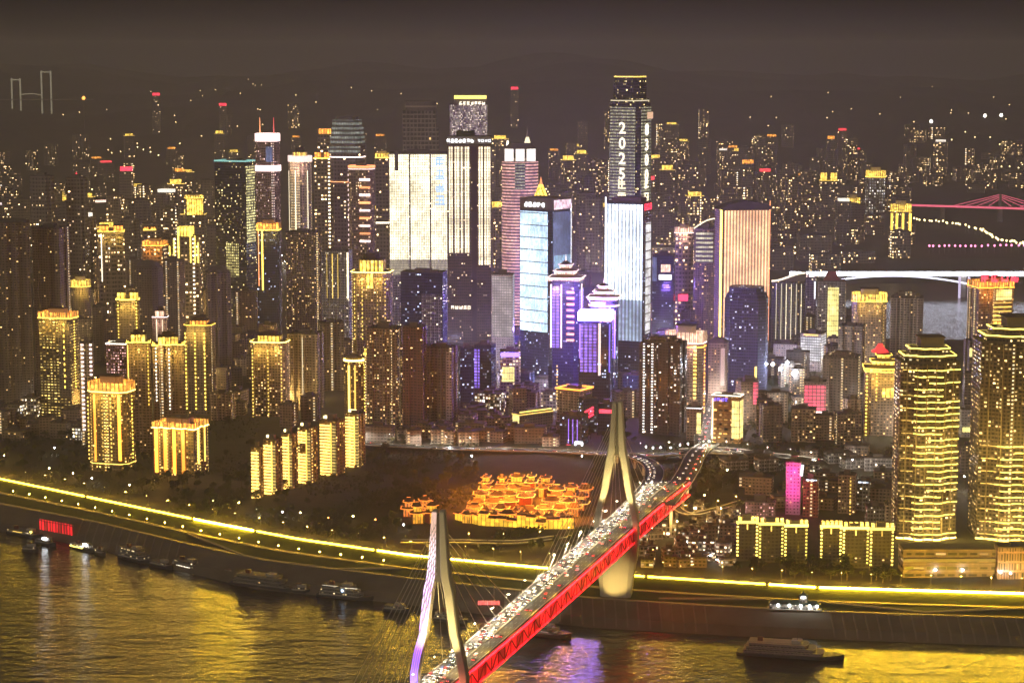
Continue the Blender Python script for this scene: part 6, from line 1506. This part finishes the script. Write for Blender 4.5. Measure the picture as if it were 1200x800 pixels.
# ------------------------------------------------------------------ trees
m, nt = nodes('tree_leaves')
oi = N(nt, 'ShaderNodeObjectInfo'); g_ = N(nt, 'ShaderNodeNewGeometry')
tc = N(nt, 'ShaderNodeTexCoord'); nz_ = noise(nt, tc.outputs['Object'], .5, 2)
principled(nt, mixc(nt, nz_, mixc(nt, oi.outputs['Random'], (.022, .032, .009), (.05, .058, .02)), mixc(nt, oi.outputs['Random'], (.04, .055, .014), (.075, .07, .024))), .8)
LEAF = m; m.cycles.emission_sampling = 'NONE'
BARK = MAT('bark', (.10, .07, .05), .95, sc=1)
def tree_meshes(seed, H, Rr, n):
    q = random.Random(seed); b = MB()
    lumps = [(q.uniform(-.5, .5) * Rr, q.uniform(-.5, .5) * Rr, H * q.uniform(.5, .9), Rr * q.uniform(.35, .65)) for _ in range(7)]
    for i in range(n):
        l = lumps[i % len(lumps)]
        th, ph, r_ = q.uniform(0, 6.283), math.acos(q.uniform(-1, 1)), l[3] * q.uniform(.55, 1.05)
        c_ = Vector((l[0] + r_ * math.sin(ph) * math.cos(th), l[1] + r_ * math.sin(ph) * math.sin(th), l[2] + r_ * .8 * math.cos(ph)))
        a = Vector((q.gauss(0, 1), q.gauss(0, 1), q.gauss(0, 1))).normalized(); t_ = a.cross(Vector((q.gauss(0, 1), q.gauss(0, 1), q.gauss(0, 1)))).normalized(); s_ = q.uniform(.35, .8)
        b.quad([c_ - a * s_ - t_ * s_ * .6, c_ + a * s_ * .2 - t_ * s_ * .7, c_ + a * s_ + t_ * s_ * .5, c_ - a * s_ * .3 + t_ * s_ * .7])
    cm = b.mesh('crown', LEAF)
    b = MB(); b.cyl(0, 0, .35, .22, -.5, H * .5, 7)
    for l in lumps[:5]: b.bar((0, 0, H * .42), (l[0] * .8, l[1] * .8, l[2]), .16)
    return b.mesh('trunk', BARK), cm
TREES = [tree_meshes(i, 8 + 1.6 * i, 3.6 + .5 * i, 380) for i in range(4)]
TZ = [((0, 500, 300, 580), 70, 'dark broadleaf tree in the left bank park', 'trees of the left bank park'),
      ((200, 570, 480, 630), 62, 'dark tree above the promenade below the golden stepped flats', 'trees above the left promenade'),
      ((425, 530, 560, 600), 48, 'dark tree on the slope left of the guild hall', 'trees on the slope left of the guild hall'),
      ((560, 632, 680, 650), 8, 'dark tree between the guild hall wall and the river road', 'trees before the guild hall wall'),
      ((760, 560, 870, 650), 30, 'dark tree in the old town right of the bridge', 'trees right of the bridge'),
      ((860, 660, 1200, 684), 40, 'small tree in the row before the riverside blocks', 'trees before the riverside blocks'),
      ((430, 470, 750, 524), 74, 'dark tree among the low blocks above the hill road', 'trees above the hill road'), ((690, 540, 780, 575), 14, 'dark tree on the slope behind the far bridge tower', 'trees behind the far bridge tower'),
      ((850, 440, 940, 520), 26, 'dark tree on the mound behind the junction', 'trees on the mound behind the junction')]
rr = random.Random(3)
for (bx0, by0, bx1, by1), cnt, lab, grp in TZ:
    made = 0; tries = 0
    while made < cnt and tries < cnt * 14:
        tries += 1
        x, y = rr.uniform(bx0, bx1), rr.uniform(by0, by1); Y = Yof(x, y); X = at(x, y, Y).x
        if Y < LY(X) + 20 or not free(X, Y, 3) or not off_road(X, Y, 2): continue
        i = rr.randrange(4); r = empty('broadleaf_tree', (X, Y, ground(X, Y)), rr.uniform(0, 6.28)); k = rr.uniform(.75, 1.25); r.scale = (k, k, k * rr.uniform(.85, 1.1))
        tag(r, lab, 'tree', grp); link('trunk', TREES[i][0], r); link('crown', TREES[i][1], r); made += 1
# undergrowth that reads as one dark mass on the wooded slopes
b = MB(); q = random.Random(9); n = 0
while n < 26000:
    z_ = q.choice(((0, 480, 300, 585), (200, 560, 500, 635), (425, 525, 560, 615), (560, 634, 700, 650), (760, 545, 1060, 600), (840, 440, 960, 530)))
    x, y = q.uniform(z_[0], z_[2]), q.uniform(z_[1], z_[3])
    Y = 430 * FPX / (y - 60); X = (x - 600) / FPX * Y
    if Y < LY(X) + 18: continue
    if wob(X, Y, .03) < -.2: continue
    g = ground(X, Y); s_ = q.uniform(.6, 1.7); n += 1
    c_ = Vector((X, Y, g + q.uniform(.1, 2.6) * s_)); a = Vector((q.gauss(0, 1), q.gauss(0, 1), q.gauss(0, .7))).normalized(); t_ = a.cross(Vector((q.gauss(0, 1), q.gauss(0, 1), q.gauss(0, 1)))).normalized()
    b.quad([c_ - a * s_, c_ - t_ * s_ * .7, c_ + a * s_, c_ + t_ * s_ * .7])
struct(b.build('undergrowth', LEAF), 'stuff')

# ------------------------------------------------------------------ cars
HEADL = EM('headlight', (1, .86, .62), 9.0, 'AUTO')
TAILL = EM('taillight', (1, .03, .03), 10.0, 'NONE')
def car_proto(paint, nm, van=False):
    L2, W2 = (2.5, .98) if van else (2.25, .9)
    b = MB()
    low = [(-L2, -W2), (L2 - .3, -W2), (L2, -W2 * .7), (L2, W2 * .7), (L2 - .3, W2), (-L2, W2)]
    b.prism(low, .35, .95, True, True, poly2=[(x * .98, y * .97) for x, y in low])
    cab = [(-L2 * .9, -W2 * .9), (L2 * (.62 if van else .42), -W2 * .9), (L2 * (.62 if van else .42), W2 * .9), (-L2 * .9, W2 * .9)]
    top = [(-L2 * (.86 if van else .66), -W2 * .76), (L2 * (.5 if van else .14), -W2 * .76), (L2 * (.5 if van else .14), W2 * .76), (-L2 * (.86 if van else .66), W2 * .76)]
    b.prism(cab, .95, 2.0 if van else 1.48, True, poly2=top)
    body = b.mesh('body', paint)
    b = MB()
    pts = [(.34 * math.cos(t), .34 * math.sin(t)) for t in [i * math.pi / 4 for i in range(8)]]
    b.quad([(p[0], .1, p[1]) for p in reversed(pts)]); b.quad([(p[0], -.1, p[1]) for p in pts])
    for i in range(8): p_, c = pts[i], pts[(i + 1) % 8]; b.quad([(p_[0], -.1, p_[1]), (c[0], -.1, c[1]), (c[0], .1, c[1]), (p_[0], .1, p_[1])])
    wh = b.mesh('wheel', MAT('tyre_rubber', (.02, .02, .02), .9))
    b = MB(); b.box(-.08, .1, -.17, .17, -.12, .12); hl = b.mesh('headlight', HEADL)
    b = MB(); b.box(-.08, .06, -.22, .22, -.12, .12); tl = b.mesh('taillight', TAILL)
    return body, wh, hl, tl, L2, W2
PAINTS = [('white', MAT('car_paint_white', (.7, .7, .7), .3, sc=.5, var=.05)), ('silver', MAT('car_paint_silver', (.4, .4, .42), .3, .5, var=.05)), ('black', MAT('car_paint_black', (.02, .02, .022), .25, var=.05)), ('red', MAT('car_paint_red', (.4, .03, .03), .3, var=.05)), ('blue', MAT('car_paint_blue', (.05, .08, .25), .3, var=.05))]
CARS = [(n, car_proto(p, n, v)) for n, p in PAINTS for v in (False,)] + [('white van', car_proto(PAINTS[0][1], 'van', True))]
def car(x, y, z, head, where, group, lights='head'):
    nm, (bd, wh, hl, tl, L2, W2) = rr.choice(CARS)
    r = empty('parked_car' if lights == 'none' else 'car', (x, y, z), head); 
    tag(r, (nm if 'van' in nm else nm + ' car') + ' ' + where, 'van' if 'van' in nm else 'car', nm + ' ' + group)
    link('body', bd, r); [link('wheel', wh, r, (q * L2, k * W2 * .92, .34)) for q in (-.62, .6) for k in (-1, 1)]
    if lights == 'head':
        for q in (-.62, .62): link('headlight', hl, r, (L2 + .02, q * W2, .72))
    else:
        for q in (-.68, .68): link('taillight', tl, r, (-L2 - .02, q * W2, .82))
    return r
BUSW = FAC('bus_windows', (.5, .5, .48), .9, (1, .85, .6), (.9, .95, 1), es=1.3, cw=1.6, ch=3.1, ww=.8, wh=.4)
def bus(y, fr, lab):
    a_ = math.atan2(10, bx(y + 10, fr) - bx(y, fr)); r = empty('city_bus', (bx(y, fr), y, DZ + .02), a_ + math.pi); tag(r, lab, 'bus')
    b = MB(); b.box(-5.6, 5.6, -1.2, 1.2, .4, 3.1); b.build('body', BUSW, r); b = MB(); b.box(-5.4, 5.4, -1.1, 1.1, 3.1, 3.3); b.build('roof', CAB, r)
    for q in (-.9, .9): link('headlight', CARS[0][1][2], r, (5.65, q, .9))
    for q in (-3.4, 3.6):
        for k in (-1.1, 1.1): link('wheel', CARS[0][1][1], r, (q, k, .4))
BUSY = {.10: (1342, 1544, 1725), .215: (1455,), .325: (1400, 1625), .44: ()}
for fr_, yy_ in BUSY.items():
    for k_, y_ in enumerate(yy_): bus(y_, fr_, {1342: 'city bus nearest the purple lit tower, in the outer left lane', 1544: 'city bus at mid span in the outer left lane', 1725: 'city bus near the far bridge tower, outer left lane', 1455: 'city bus in the second lane at the near end of the bridge', 1400: 'city bus in the third lane not far from the near tower', 1625: 'city bus in the third lane towards the far tower'}[y_])
for fr in (.10, .215, .325, .44):
    y = 1268 + rr.uniform(0, 8)
    while y < 1925:
        if y < YB - 3 and all(abs(y - q) > 9.5 for q in BUSY[fr]):
            a_ = math.atan2(10, bx(y + 10, fr) - bx(y, fr))
            car(bx(y, fr) + rr.uniform(-.3, .3), y, DZ + .02, a_ + math.pi, 'queueing on the left lanes of the cable-stayed bridge', 'cars queueing on the left bridge lanes')
        y += rr.choice((6.5, 7.5, 9, 12, 19)) * (1.0 + .5 * (fr == .10))
for fr in (.57, .68, .79):
    y = 1280 + rr.uniform(0, 30)
    while y < YB - 5:
        a_ = math.atan2(10, bx(y + 10, fr) - bx(y, fr))
        car(bx(y, fr), y, DZ + .02, a_, 'driving away on the right lanes of the cable-stayed bridge', 'cars driving away on the right bridge lanes', 'tail'); y += rr.uniform(28, 75)
def cars_on(P_, offs, gap, where, group):
    for off, way in offs:
        acc = rr.uniform(0, gap)
        for a, c in zip(P_, P_[1:]):
            acc += (c - a).length
            if acc > gap * rr.uniform(.7, 1.3):
                acc = 0; d = (c - a); dz = Vector((d.x, d.y, 0)).normalized(); s_ = Vector((dz.y, -dz.x, 0)) * off
                toward = (dz.y * way) < 0 or (abs(dz.y) < .35 and way > 0)
                car(c.x + s_.x, c.y + s_.y, c.z + .02, math.atan2(dz.y * way, dz.x * way), where, group, 'head' if toward else 'tail')
cars_on(R_LEFT, ((-4, -1), (0, -1)), 11, 'on the curving ramp behind the far bridge tower', 'cars on the curving ramp')
cars_on(R_UP, ((-3, -1), (3, 1)), 16, 'on the uphill street at the junction', 'cars on the uphill street')
cars_on(R_CITY, ((-4, -1), (3, 1)), 16, 'on the bright junction street', 'cars on the junction street')
cars_on(R_HILL, ((-4, -1), (4, 1)), 40, 'on the hill road behind the guild hall', 'cars on the hill road')
cars_on(R_RIGHT, ((-3, -1), (4, 1)), 22, 'on the approach road beyond the red truss', 'cars on the approach road')

# ------------------------------------------------------------------ haze
m, nt = nodes('city_haze')
pv = N(nt, 'ShaderNodeVolumePrincipled'); o_ = N(nt, 'ShaderNodeOutputMaterial')
pv.inputs['Color'].default_value = (.92, .88, .80, 1); pv.inputs['Density'].default_value = .000115; pv.inputs['Anisotropy'].default_value = .2
nt.links.new(pv.outputs[0], o_.inputs['Volume'])
b = MB(); b.box(-9500, 9500, -120, 13500, -11, 520)
struct(b.build('haze', m), 'stuff')
